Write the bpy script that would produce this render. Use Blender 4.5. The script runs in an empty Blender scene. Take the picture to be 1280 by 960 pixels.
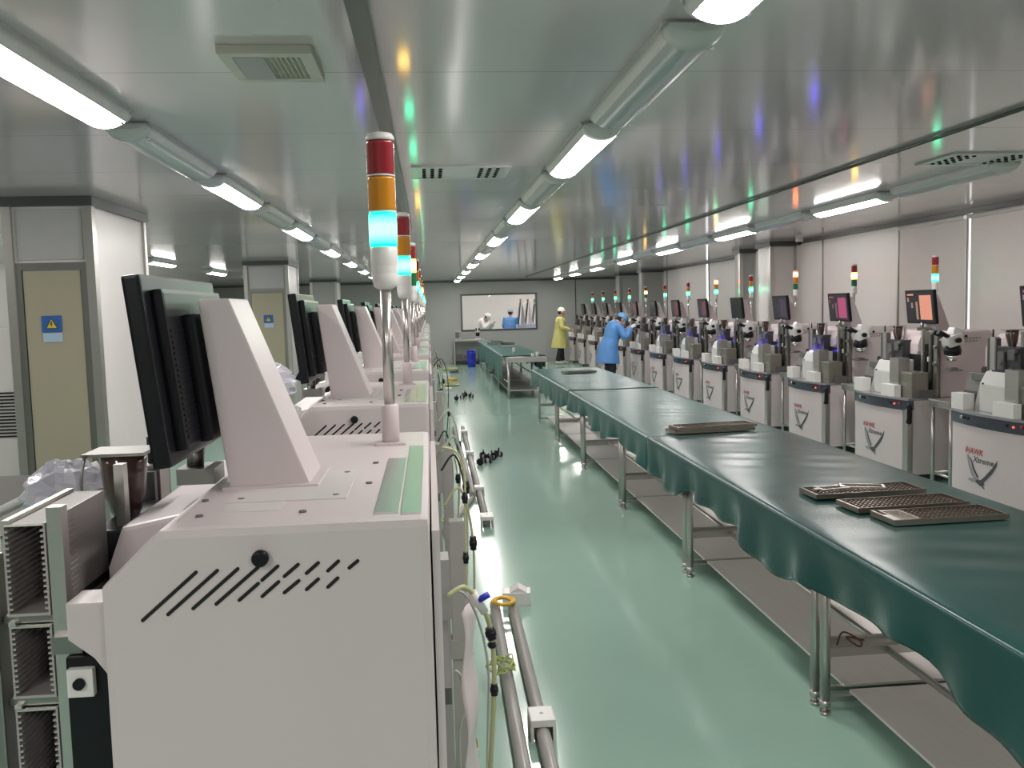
import bpy, bmesh, math, random
from mathutils import Vector, Matrix
random.seed(7)
PI = math.pi
SC = bpy.context.scene
COL = SC.collection
H = 1.70            # camera height
CEIL = 2.58
FARY = 28.3

# ------------------------------------------------------------------ materials
MATS = {}
def mat(name, col, rough=.5, metal=0., var=.06, scale=9., bump=0., emit=None, strength=0., spec=None, coat=0., trans=0., alpha=1., stretch=None):
    if name in MATS: return MATS[name]
    m = bpy.data.materials.new(name); m.use_nodes = True
    nt = m.node_tree; b = nt.nodes['Principled BSDF']
    b.inputs['Roughness'].default_value = rough
    b.inputs['Metallic'].default_value = metal
    if spec is not None: b.inputs['Specular IOR Level'].default_value = spec
    if coat: b.inputs['Coat Weight'].default_value = coat; b.inputs['Coat Roughness'].default_value = .08
    if trans: b.inputs['Transmission Weight'].default_value = trans
    if alpha < 1: b.inputs['Alpha'].default_value = alpha
    tc = nt.nodes.new('ShaderNodeTexCoord')
    mp = nt.nodes.new('ShaderNodeMapping'); nt.links.new(tc.outputs['Object'], mp.inputs[0])
    if stretch: mp.inputs['Scale'].default_value = stretch
    n = nt.nodes.new('ShaderNodeTexNoise'); n.inputs['Scale'].default_value = scale; n.inputs['Detail'].default_value = 3
    nt.links.new(mp.outputs[0], n.inputs['Vector'])
    mx = nt.nodes.new('ShaderNodeMix'); mx.data_type = 'RGBA'
    c = Vector(col)
    mx.inputs[6].default_value = (*[max(0, v*(1-var)) for v in c], 1)
    mx.inputs[7].default_value = (*[min(1, v*(1+var)) for v in c], 1)
    nt.links.new(n.outputs['Fac'], mx.inputs[0]); nt.links.new(mx.outputs[2], b.inputs['Base Color'])
    if bump:
        bp = nt.nodes.new('ShaderNodeBump'); bp.inputs['Strength'].default_value = bump; bp.inputs['Distance'].default_value = .01
        nt.links.new(n.outputs['Fac'], bp.inputs['Height']); nt.links.new(bp.outputs[0], b.inputs['Normal'])
    if emit:
        b.inputs['Emission Color'].default_value = (*emit, 1); b.inputs['Emission Strength'].default_value = strength
    MATS[name] = m
    return m

WHITE = mat('machine_white', (.61, .53, .54), .38, var=.03, scale=4)
PANELW = mat('panel_white', (.62, .595, .585), .33, var=.02, scale=3)
GREYP = mat('grey_paint', (.36, .35, .345), .42, var=.04)
DGREY = mat('dark_grey', (.11, .105, .105), .4)
BLACK = mat('black_plastic', (.010, .010, .013), .3, var=.15, spec=.22)
RUBBER = mat('black_rubber', (.02, .02, .02), .6)
SLOT = mat('slot_dark', (.008, .007, .007), .8)
STEEL = mat('stainless', (.54, .52, .50), .34, 1., var=.05, scale=3, stretch=(1, 1, 18))
STEELD = mat('dark_steel', (.30, .295, .28), .34, 1., var=.1, scale=6)
BRUSH = mat('brushed_strip', (.72, .71, .69), .36, 1., var=.04, scale=5, stretch=(30, 1, 1))
SHELFM = mat('shelf_steel', (.80, .745, .72), .36, .3, var=.05, scale=3, stretch=(18, 1, 1))
CHROME = mat('chrome', (.78, .77, .75), .1, 1., var=.02)
ALU = mat('aluminium', (.66, .63, .6), .36, 1., var=.06, scale=7)
STRIPB = mat('control_blue', (.10, .115, .15), .22, .7, var=.08)
BROWN = mat('brown_acrylic', (.075, .04, .032), .12, 0, var=.1, coat=.5)
RED_OFF = mat('red_lens', (.30, .015, .025), .2, coat=.4)
AMB_OFF = mat('amber_lens', (.62, .24, .01), .2, coat=.4)
GRN_OFF = mat('green_lens', (.01, .16, .06), .2, coat=.4)
def lampmat(name, edge, core, se, sc, rough=.2):
    m = mat(name, edge, .2, emit=edge, strength=se)
    nt = m.node_tree; b = nt.nodes['Principled BSDF']
    tc = nt.nodes.new('ShaderNodeTexCoord'); sp = nt.nodes.new('ShaderNodeSeparateXYZ'); nt.links.new(tc.outputs['Generated'], sp.inputs[0])
    s = nt.nodes.new('ShaderNodeMath'); s.operation = 'SUBTRACT'; s.inputs[1].default_value = .5; nt.links.new(sp.outputs['Z'], s.inputs[0])
    a = nt.nodes.new('ShaderNodeMath'); a.operation = 'ABSOLUTE'; nt.links.new(s.outputs[0], a.inputs[0])
    r = nt.nodes.new('ShaderNodeValToRGB'); r.color_ramp.elements[0].color = (*[v*sc/se for v in core], 1); r.color_ramp.elements[1].color = (*edge, 1)
    r.color_ramp.elements[0].position = .12; r.color_ramp.elements[1].position = .46
    nt.links.new(a.outputs[0], r.inputs[0]); nt.links.new(r.outputs[0], b.inputs['Emission Color'])
    return m
RED_ON = lampmat('red_lens_lit', (1., .05, .03), (1., .32, .12), 4, 8)
AMB_ON = lampmat('amber_lens_lit', (1., .38, .03), (1., .75, .2), 4, 7)
GRN_ON = lampmat('green_lens_lit', (.0, .62, .27), (.06, 1., .52), 2.5, 8)
TUBE = mat('lit_diffuser', (.9, .9, .9), .3, emit=(1., .955, .925), strength=30.)
DIFF = mat('unlit_diffuser', (.42, .44, .44), .16, var=.05, scale=60, stretch=(1, .02, 1))
FIXW = mat('fixture_white', (.60, .61, .60), .28)
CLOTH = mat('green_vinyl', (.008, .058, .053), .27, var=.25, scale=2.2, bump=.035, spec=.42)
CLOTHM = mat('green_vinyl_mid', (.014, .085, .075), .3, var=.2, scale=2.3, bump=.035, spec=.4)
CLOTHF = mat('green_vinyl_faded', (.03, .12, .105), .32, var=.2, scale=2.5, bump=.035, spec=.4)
BEIGE = mat('beige_door', (.39, .355, .26), .4, var=.03, scale=2)
BLUESIGN = mat('sign_blue', (.03, .12, .38), .4)
SIGNLT = mat('sign_pale', (.42, .55, .68), .4)
YEL = mat('sign_yellow', (.75, .55, .05), .4)
SKIN = mat('skin', (.52, .31, .22), .5)
YCOAT = mat('yellow_coat', (.68, .63, .22), .6, var=.1, bump=.2, scale=12)
BCOAT = mat('blue_coat', (.10, .27, .60), .6, var=.15, bump=.25, scale=12)
WCOAT = mat('white_coat', (.75, .73, .71), .6, var=.06, bump=.2, scale=12)
TROUS = mat('dark_trousers', (.018, .016, .022), .7)
HAIR = mat('hair', (.012, .01, .01), .6)
GLOVE = mat('white_glove', (.7, .7, .7), .6)
MAGM = mat('magazine_metal', (.47, .43, .42), .42, .45, var=.06)
PVC = mat('grey_conduit', (.37, .35, .335), .3, var=.08)
WPLAS = mat('white_plastic', (.72, .70, .68), .35)
YWIRE = mat('yellow_wire', (.70, .42, .04), .4)
GWIRE = mat('green_wire', (.42, .52, .16), .4)
HOSE = mat('yellow_green_hose', (.44, .45, .24), .18, var=.12)
CLEARH = mat('clear_hose', (.46, .50, .44), .15)
BLUEP = mat('blue_plastic', (.015, .03, .45), .4)
LAV = mat('lavender_film', (.63, .60, .68), .22, var=.12, bump=.6, scale=22)
PINKF = mat('pale_film', (.62, .54, .54), .3, var=.05)
OLIVE = mat('olive_steel', (.30, .295, .25), .34, .8, var=.08)
TRAYM = mat('tray_metal', (.29, .25, .21), .3, .9, var=.15, scale=20)
BLIND = mat('blind_fabric', (.58, .535, .515), .6, var=.03)
DAY = mat('daylight_glass', (.9, .9, .92), .2, emit=(.95, .95, 1.), strength=2.2)
TRIMM = mat('trim_dark', (.085, .088, .085), .35, .3)
TRAYDUCT = mat('duct_grey', (.10, .115, .105), .35, .5)
COPPER = mat('brown_wire', (.16, .05, .03), .4)
def uvmat(on): return mat('uv_lamp_lit', (.05, .05, .6), .3, emit=(.12, .07, 1.), strength=17.) if on else mat('uv_lamp_off', (.03, .03, .08), .2)
LED = mat('red_led', (.6, .02, .02), .3, emit=(1, .12, .08), strength=1.2)
INKR = mat('ink_red', (.38, .03, .03), .5)
INKD = mat('ink_dark', (.06, .07, .08), .5)
INKG = mat('ink_grey', (.27, .29, .29), .5)
def screenmat(name, col, s): return mat('screen_'+name, tuple(v*.1 for v in col), .25, emit=col, strength=s)
SCR_OFF = mat('screen_off', (.012, .013, .013), .18)

# ------------------------------------------------------------------ mesh builder
class MB:
    def __init__(s): s.bm = bmesh.new(); s.mi = 0
    def _new(s, fs, smooth=False):
        for f in fs: f.material_index = s.mi; f.smooth = smooth
    def box(s, x0, x1, y0, y1, z0, z1, bev=0., rot=None, piv=None):
        vs = [s.bm.verts.new((x, y, z)) for x in (x0, x1) for y in (y0, y1) for z in (z0, z1)]
        idx = [(0, 1, 3, 2), (4, 6, 7, 5), (0, 4, 5, 1), (2, 3, 7, 6), (0, 2, 6, 4), (1, 5, 7, 3)]
        fs = [s.bm.faces.new([vs[i] for i in q]) for q in idx]
        s._new(fs)
        if rot is not None:
            bmesh.ops.rotate(s.bm, verts=vs, cent=piv or ((x0+x1)/2, (y0+y1)/2, (z0+z1)/2), matrix=rot)
        if bev:
            es = list({e for f in fs for e in f.edges})
            r = bmesh.ops.bevel(s.bm, geom=es, offset=bev, segments=2, affect='EDGES', profile=.7)
            for f in r['faces']: f.material_index = s.mi
        return s
    def cyl(s, a, b, r, r2=None, n=14, caps=True, smooth=True):
        a = Vector(a); b = Vector(b); d = (b-a).normalized()
        u = d.orthogonal().normalized(); v = d.cross(u)
        r2 = r if r2 is None else r2
        R = [[s.bm.verts.new(c + (u*math.cos(2*PI*i/n)+v*math.sin(2*PI*i/n))*rr) for i in range(n)] for c, rr in ((a, r), (b, r2))]
        s._new([s.bm.faces.new((R[0][i], R[0][(i+1) % n], R[1][(i+1) % n], R[1][i])) for i in range(n)], smooth)
        if caps:
            s._new([s.bm.faces.new(R[0][::-1]), s.bm.faces.new(R[1])])
        return s
    def tube(s, pts, r, n=8, sub=4):
        P = smooth_path(pts, sub) if sub > 1 else [Vector(p) for p in pts]
        rings = []; u = None
        for i, p in enumerate(P):
            d = (P[min(i+1, len(P)-1)]-P[max(i-1, 0)]).normalized()
            if u is None: u = d.orthogonal().normalized()
            u = (u-d*u.dot(d)).normalized(); v = d.cross(u)
            rings.append([s.bm.verts.new(p+(u*math.cos(2*PI*k/n)+v*math.sin(2*PI*k/n))*r) for k in range(n)])
        for A, B in zip(rings, rings[1:]):
            s._new([s.bm.faces.new((A[k], A[(k+1) % n], B[(k+1) % n], B[k])) for k in range(n)], True)
        s._new([s.bm.faces.new(rings[0][::-1]), s.bm.faces.new(rings[-1])])
        return s
    def lathe(s, prof, cen=(0, 0, 0), n=20, axis=None, smooth=True):
        # prof: list of (r, z); closed with caps when r>0 at ends
        M = Matrix.Translation(cen)
        if axis is not None: M = M @ Vector((0, 0, 1)).rotation_difference(Vector(axis)).to_matrix().to_4x4()
        rings = [[s.bm.verts.new(M @ Vector((r*math.cos(2*PI*k/n), r*math.sin(2*PI*k/n), z))) for k in range(n)] for r, z in prof]
        for A, B in zip(rings, rings[1:]):
            s._new([s.bm.faces.new((A[k], A[(k+1) % n], B[(k+1) % n], B[k])) for k in range(n)], smooth)
        s._new([s.bm.faces.new(rings[0][::-1]), s.bm.faces.new(rings[-1])])
        return s
    def prism(s, poly, a, b, plane='xz', bev=0.):
        # poly in plane, extruded along the remaining axis from a to b
        def P(u, v, w):
            return {'xz': (u, w, v), 'xy': (u, v, w), 'yz': (w, u, v)}[plane]
        A = [s.bm.verts.new(P(u, v, a)) for u, v in poly]; B = [s.bm.verts.new(P(u, v, b)) for u, v in poly]
        n = len(poly)
        fs = [s.bm.faces.new((A[i], A[(i+1) % n], B[(i+1) % n], B[i])) for i in range(n)]
        fs += [s.bm.faces.new(A[::-1]), s.bm.faces.new(B)]
        s._new(fs)
        bmesh.ops.recalc_face_normals(s.bm, faces=fs)
        if bev:
            es = list({e for f in fs for e in f.edges})
            r = bmesh.ops.bevel(s.bm, geom=es, offset=bev, segments=2, affect='EDGES', profile=.7)
            for f in r['faces']: f.material_index = s.mi
        return s
    def ball(s, c, r, sc=(1, 1, 1), seg=14, rings=9):
        r_ = bmesh.ops.create_uvsphere(s.bm, u_segments=seg, v_segments=rings, radius=r)
        for v in r_['verts']: v.co = Vector((v.co.x*sc[0], v.co.y*sc[1], v.co.z*sc[2]))+Vector(c)
        s._new({f for v in r_['verts'] for f in v.link_faces}, True)
        return s
    def grid(s, fn, nu, nv, smooth=True):
        V = [[s.bm.verts.new(fn(i/nu, j/nv)) for j in range(nv+1)] for i in range(nu+1)]
        s._new([s.bm.faces.new((V[i][j], V[i+1][j], V[i+1][j+1], V[i][j+1])) for i in range(nu) for j in range(nv)], smooth)
        return s
    def m(s, i): s.mi = i; return s
    def build(s, name, mats, parent=None, loc=None):
        me = bpy.data.meshes.new(name); s.bm.to_mesh(me); s.bm.free()
        for q in (mats if isinstance(mats, (list, tuple)) else [mats]): me.materials.append(q)
        o = bpy.data.objects.new(name, me); COL.objects.link(o)
        if parent: o.parent = parent
        if loc: o.location = loc
        return o

def smooth_path(pts, sub):
    P = [Vector(p) for p in pts]; out = []
    for i in range(len(P)-1):
        p0 = P[max(i-1, 0)]; p1 = P[i]; p2 = P[i+1]; p3 = P[min(i+2, len(P)-1)]
        for k in range(sub):
            t = k/sub
            out.append(.5*((2*p1)+(p2-p0)*t+(2*p0-5*p1+4*p2-p3)*t*t+(3*p1-p0-3*p2+p3)*t**3))
    out.append(P[-1]); return out
def tag(o, label=None, cat=None, group=None, kind=None):
    if label: o['label'] = label
    if cat: o['category'] = cat
    if group: o['group'] = group
    if kind: o['kind'] = kind
    return o
def thing(name, label, cat, loc=(0, 0, 0), rz=0., group=None):
    o = bpy.data.objects.new(name, None); COL.objects.link(o); o.empty_display_size = .1
    o.location = loc; o.rotation_euler = (0, 0, rz); return tag(o, label, cat, group)
KIDS = {}
def kids(o): return [c for c in bpy.data.objects if c.parent == o]
def copy_tree(o, parent=None):
    c = o.copy(); COL.objects.link(c); c.parent = parent
    for k in TREE.get(o.name, []): 
        n = copy_tree(k, c); TREE.setdefault(c.name, []).append(n)
    return c
TREE = {}
def index_tree(root):
    for o in kids(root):
        TREE.setdefault(root.name, []).append(o); index_tree(o)
def find(root, name):
    for k in TREE.get(root.name, []):
        if k.name.split('.')[0] == name: return k
        r = find(k, name)
        if r: return r
def setmat(o, i, m):
    o.material_slots[i].link = 'OBJECT'; o.material_slots[i].material = m
def R(axis, deg): return Matrix.Rotation(math.radians(deg), 3, axis)
def struct(o): return tag(o, kind='structure')

# ------------------------------------------------------------------ room shell
def seam_material(name, col, seam, rough, px, py, w=.004, off=(0, 0)):
    m = mat(name, col, rough, var=.03, scale=.8, spec=.7)
    nt = m.node_tree; b = nt.nodes['Principled BSDF']
    src = b.inputs['Base Color'].links[0].from_socket
    tc = nt.nodes.new('ShaderNodeTexCoord'); sp = nt.nodes.new('ShaderNodeSeparateXYZ'); nt.links.new(tc.outputs['Object'], sp.inputs[0])
    facs = []
    for ax, per, o in (('X', px, off[0]), ('Y', py, off[1])):
        if not per: continue
        a = nt.nodes.new('ShaderNodeMath'); a.operation = 'ADD'; a.inputs[1].default_value = 100*per+o; nt.links.new(sp.outputs[ax], a.inputs[0])
        d = nt.nodes.new('ShaderNodeMath'); d.operation = 'MODULO'; d.inputs[1].default_value = per; nt.links.new(a.outputs[0], d.inputs[0])
        l = nt.nodes.new('ShaderNodeMath'); l.operation = 'LESS_THAN'; l.inputs[1].default_value = w; nt.links.new(d.outputs[0], l.inputs[0])
        facs.append(l.outputs[0])
    f = facs[0]
    if len(facs) > 1:
        mxx = nt.nodes.new('ShaderNodeMath'); mxx.operation = 'MAXIMUM'; nt.links.new(facs[0], mxx.inputs[0]); nt.links.new(facs[1], mxx.inputs[1]); f = mxx.outputs[0]
    mx = nt.nodes.new('ShaderNodeMix'); mx.data_type = 'RGBA'; nt.links.new(f, mx.inputs[0]); nt.links.new(src, mx.inputs[6]); mx.inputs[7].default_value = (*seam, 1)
    nt.links.new(mx.outputs[2], b.inputs['Base Color'])
    return m
FLOORM = mat('green_epoxy', (.30, .46, .38), .17, var=.07, scale=.9, coat=.25)
CEILM = seam_material('ceiling_panel', (.60, .535, .55), (.30, .28, .28), .115, 0, 1.15, .006)
WALLG = mat('wall_grey', (.37, .375, .36), .4, var=.03)
WALLW = mat('wall_white', (.70, .665, .65), .35, var=.03)
LX, RX, NY = -6.6, 5.5, -3.5
struct(MB().box(LX-.1, 7, NY-.1, 36, -.1, 0).build('floor', FLOORM))
struct(MB().box(LX-.1, 7, NY-.1, FARY+.1, CEIL, CEIL+.1).build('ceiling', CEILM))
struct(MB().box(LX-.1, LX, NY-.1, FARY, 0, CEIL).build('wall_left', WALLW))
struct(MB().box(LX, 7, NY-.1, NY, 0, CEIL).build('wall_back', WALLG))
# right wall: near stretch, jog, far stretch, with two tall window slits
WY1, WY2 = 8.78, 19.0
w = MB().box(RX, RX+.1, NY, WY1, 0, CEIL).box(RX, RX+.1, WY1+.055, 15.2, 0, CEIL)
w.box(RX, 6.0, 15.1, 15.2, 0, CEIL).box(6.0, 6.1, 15.1, WY2, 0, CEIL).box(6.0, 6.1, WY2+.22, FARY, 0, CEIL)
struct(w.build('wall_right', WALLW))
struct(MB().box(RX+.03, RX+.04, WY1, WY1+.055, 0, CEIL).build('window_2', DAY))
struct(MB().box(6.03, 6.04, WY2, WY2+.22, 0, CEIL).build('window_3', DAY))
# far wall with the window opening
wx0, wx1, wz0, wz1 = 1.02, 3.36, 1.035, 2.13
w = MB().box(LX, wx0, FARY, FARY+.1, 0, CEIL).box(wx1, 7, FARY, FARY+.1, 0, CEIL).box(wx0, wx1, FARY, FARY+.1, 0, wz0).box(wx0, wx1, FARY, FARY+.1, wz1, CEIL)
struct(w.build('wall_far', WALLG))
wf = MB()
for a in ((wx0-.03, wx0+.02, wz0-.03, wz1+.03), (wx1-.02, wx1+.03, wz0-.03, wz1+.03), (wx0+.02, wx1-.02, wz0-.03, wz0+.02), (wx0+.02, wx1-.02, wz1-.02, wz1+.03)):
    wf.box(a[0], a[1], FARY-.02, FARY+.12, a[2], a[3])
wf = struct(wf.build('window_1', TRIMM))
GLASS = bpy.data.materials.new('window_glass'); GLASS.use_nodes = True
nt = GLASS.node_tree; nt.nodes.clear()
_o = nt.nodes.new('ShaderNodeOutputMaterial'); _m = nt.nodes.new('ShaderNodeMixShader'); _t = nt.nodes.new('ShaderNodeBsdfTransparent'); _g = nt.nodes.new('ShaderNodeBsdfGlossy')
_g.inputs['Roughness'].default_value = .02; _m.inputs[0].default_value = .06
nt.links.new(_t.outputs[0], _m.inputs[1]); nt.links.new(_g.outputs[0], _m.inputs[2]); nt.links.new(_m.outputs[0], _o.inputs[0])
MB().box(wx0+.02, wx1-.02, FARY+.045, FARY+.055, wz0+.02, wz1-.02).build('pane', GLASS, wf)
# room beyond
struct(MB().box(-1, 7, 33.5, 33.6, 0, 3).box(-1.1, -1, FARY+.1, 33.6, 0, 3).box(7, 7.1, FARY+.1, 33.6, 0, 3).build('wall_beyond', mat('beyond_white', (.74, .70, .68), .5)))
struct(MB().box(-1, 7, FARY+.1, 33.6, 2.9, 3.0).build('ceiling_beyond', PANELW))
# trims: top of walls and wall panel joints
struct(MB().box(RX-.03, RX, NY, 15.2, CEIL-.05, CEIL).box(LX, 6.5, FARY-.03, FARY, CEIL-.05, CEIL).box(5.97, 6.0, 15.2, FARY, CEIL-.05, CEIL).build('trim_1', TRIMM))
t = MB()
for y in (12.25, 10.2, 4.2): t.box(RX-.012, RX, y, y+.03, 0, CEIL-.05)
for y in (17.2, 19.0, 22.4, 24.4): t.box(5.985, 6.0, y, y+.05, 0, CEIL-.05)
struct(t.build('trim_2', STEELD))
struct(MB().box(LX, 6.0, FARY-.02, FARY, 0, .1).build('baseboard_far', GREYP))
struct(MB().box(RX-.015, RX, NY, 15.1, 0, .1).build('baseboard_right', GREYP))
for y, nm in ((27.6, 'trim_3'),):
    struct(MB().box(-.35, -.32, FARY-.012, FARY, .1, CEIL-.05).box(4.6, 4.63, FARY-.012, FARY, .1, CEIL-.05).build(nm, TRIMM))

def column(name, x0, x1, y0, y1, door, sidec=WALLW):
    # a clad column: shell, corner trims, head trim, framed beige door on the near face
    o = struct(MB().box(x0, x1, y0, y1, 0, CEIL).build(name, sidec))
    c = MB()
    for x in (x0, x1): c.box(x-.03, x+.03, y0-.03, y0+.05, 0, CEIL)
    c.box(x1-.02, x1+.02, y1-.04, y1+.02, 0, CEIL)
    c.build('corner_trim', STEEL, o)
    MB().box(x0-.04, x1+.04, y0-.04, y1+.03, CEIL-.07, CEIL-.001).build('head_trim', TRIMM, o)
    if door:
        w_ = x1-x0
        c = MB(); zt = 2.06
        c.box(x0+.03, x1-.03, y0-.018, y0, zt, zt+.05).box(x0+.03, x0+.075, y0-.018, y0, 0, zt).box(x1-.075, x1-.03, y0-.018, y0, 0, zt)
        c.build('door_frame', STEELD, o)
        MB().box(x0+.08, x1-.08, y0-.012, y0, .02, zt-.01, bev=.004).build('door_panel', BEIGE, o)
        MB().box(x0+.05, x1-.05, y0-.006, y0, zt+.07, CEIL-.09, bev=.004).build('upper_panel', mat('upper_grey', (.46, .455, .45), .38), o)
    return o
c1 = column('column_1', -2.98, -2.42, 6.85, 8.1, True)
c2 = column('column_2', -3.0, -2.33, 15.4, 16.6, True, WALLG)
c3 = column('column_3', -3.1, -2.45, 24.6, 25.6, False, WALLG)
column('column_4', 5.12, 5.5, 13.2, 13.75, False)
column('column_5', 5.25, 5.5, 14.9, 15.2, False, GREYP)
column('column_6', 5.3, 6.0, 24.8, 25.4, False, WALLG)
column('column_7', 5.45, 6.0, 22.8, 23.2, False, WALLG)
# warning signs on the column doors
def sign(cx, y, z, k, name, label):
    s = thing(name, label, 'sign', (cx, y, z))
    MB().box(-.07*k, .07*k, -.004, 0, -.06*k, .06*k).build('plate', BLUESIGN, s)
    MB().prism([(-.045*k, -.035*k), (.045*k, -.035*k), (0, .045*k)], -.006, -.0045).build('triangle', INKD, s)
    MB().prism([(-.034*k, -.029*k), (.034*k, -.029*k), (0, .033*k)], -.0075, -.0062).build('yellow_field', YEL, s)
    MB().prism([(-.004*k, .018*k), (.006*k, .018*k), (.001*k, .002*k), (.009*k, .002*k), (-.006*k, -.024*k), (-.001*k, -.006*k), (-.009*k, -.006*k)], -.009, -.0077).build('bolt_symbol', INKD, s)
    MB().box(-.065*k, .07*k, -.003, 0, -.13*k, -.065*k).build('caption_strip', SIGNLT, s)
    return s
sign(-2.72, 6.837, 1.67, 1, 'warning_sign', 'blue warning sign with yellow lightning triangle on the nearest beige column door')
sign(-2.66, 15.387, 1.62, 1.1, 'warning_sign', 'small blue warning sign on the second beige column door further back')

# ------------------------------------------------------------------ ceiling lights
def make_light(lit):
    L = 1.37
    def prof(w, h, n=10): return [(w*math.cos(PI*i/n), -h*math.sin(PI*i/n)) for i in range(n+1)]
    r = thing('ceiling_light', 'x', 'ceiling light')
    def arc(a0, a1, n, w=.102, h=.072): return [(w*math.cos(math.radians(a0+(a1-a0)*i/n)), -.012-h*math.sin(math.radians(a0+(a1-a0)*i/n))) for i in range(n+1)]
    def sheet(b, P, y0, y1, sm=True):
        A = [b.bm.verts.new((u, y0, v)) for u, v in P]; B = [b.bm.verts.new((u, y1, v)) for u, v in P]
        for i in range(len(P)-1):
            f = b.bm.faces.new((A[i], A[i+1], B[i+1], B[i])); f.smooth = sm
    ye = L/2-.06
    MB().prism([(.105, 0), (.105, -.012), (-.105, -.012), (-.105, 0)], -L/2+.02, L/2-.02).build('housing', FIXW, r)
    for a0, a1 in ((0, 38), (142, 180)):
        b = MB(); P = arc(a0, a1, 6); P += [(u*.96, v+.004) for u, v in P[::-1]]; b.prism(P, -ye, ye); b.build('side_reflector', FIXW, r)
    d = MB(); sheet(d, arc(38, 142, 12, .1015, .0715), -ye, ye); d.build('diffuser', TUBE if lit else DIFF, r)
    P = arc(0, 180, 14)
    for sg in (-1, 1):
        e = MB(); y0, y1 = sg*ye, sg*(L/2)
        A = [e.bm.verts.new((u, y0, v)) for u, v in P]; C = [e.bm.verts.new((u*.97, (y0+y1*2)/3, -.012+(v+.012)*.8)) for u, v in P]; B = [e.bm.verts.new((u*.9, y1, -.012+(v+.012)*.35)) for u, v in P]
        for X_, Y_ in ((A, C), (C, B)):
            for i in range(14):
                f = e.bm.faces.new((X_[i], X_[i+1], Y_[i+1], Y_[i])); f.smooth = True
        e.bm.faces.new(A); e.bm.faces.new(B); e.bm.faces.new((A[0], C[0], B[0], B[14], C[14], A[14]))
        bmesh.ops.recalc_face_normals(e.bm, faces=e.bm.faces[:])
        e.build('end_cap', FIXW, r)
    for y in (-.6, .6): MB().cyl((.075, y, -.055), (.075, y, -.07), .006).build('clip', CHROME, r)
    index_tree(r); return r
ORD = ['nearest', 'second', 'third', 'fourth', 'fifth', 'sixth', 'seventh', 'eighth', 'ninth', 'tenth', 'eleventh', 'twelfth', 'thirteenth', 'fourteenth', 'fifteenth']
protoL = {True: make_light(True), False: make_light(False)}; used = {True: False, False: False}
def place_light(x, y, lit, label, group):
    o = protoL[lit] if not used[lit] else copy_tree(protoL[lit]); used[lit] = True
    o.location = (x, y, CEIL); tag(o, label, group=group)
P_ = 1.50
for X, y0, n, where, P_ in ((-1.33, 3.40, 17, 'line above the left machines', 1.56), (.86, 1.98, 18, 'line above the aisle', 1.53), (3.82, 7.93, 14, 'line above the right machines', 1.53)):
    k1 = k2 = 0
    for i in range(n):
        lit = (i % 2 == 0); y = y0+i*P_
        if y > FARY-.8: break
        if lit: lab = f'glowing tube light, {ORD[k1]} lit one in the ceiling {where}'; k1 += 1
        else: lab = f'dark unlit tube light, {ORD[k2]} unlit one in the ceiling {where}'; k2 += 1
        place_light(X, y, lit, lab, 'ceiling tube lights in the '+where)
place_light(3.82, 7.93-1.53, False, 'dark unlit tube light beside the square ceiling vent at upper right', 'ceiling tube lights in the line above the right machines')
for i, y in enumerate((6.05, 11.0, 14.66, 18.34, 22.0)):
    place_light(-4.15, y, True, f'glowing tube light, {ORD[i]} in the ceiling line far left behind the columns', 'ceiling tube lights behind the columns')
for X, ys in ((-1.33, (-.7, -2.6)), (.86, (-1.1,)), (3.82, (3.37, .3)), (-4.15, (.37,))):  # unseen fill tubes, added to brighten the faces turned to the camera
    for i, y in enumerate(ys):
        place_light(X, y, True, 'glowing tube light added out of view to fill the faces turned to the camera', 'ceiling tube lights out of view')
for i, (x, y) in enumerate(((1.2, 29.6), (3.4, 29.6), (5.4, 29.6), (1.2, 31.6), (3.4, 31.6), (5.4, 31.6))):  # tubes above the window's view, added to brighten the room beyond
    o = copy_tree(protoL[True]); o.location = (x, y, 2.9); o.rotation_euler = (0, 0, PI/2)
    tag(o, 'unseen tube light added to brighten the room behind the window, '+['left of the front three', 'middle of the front three', 'right of the front three', 'left of the back three', 'middle of the back three', 'right of the back three'][i], group='lights beyond the window')

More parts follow.
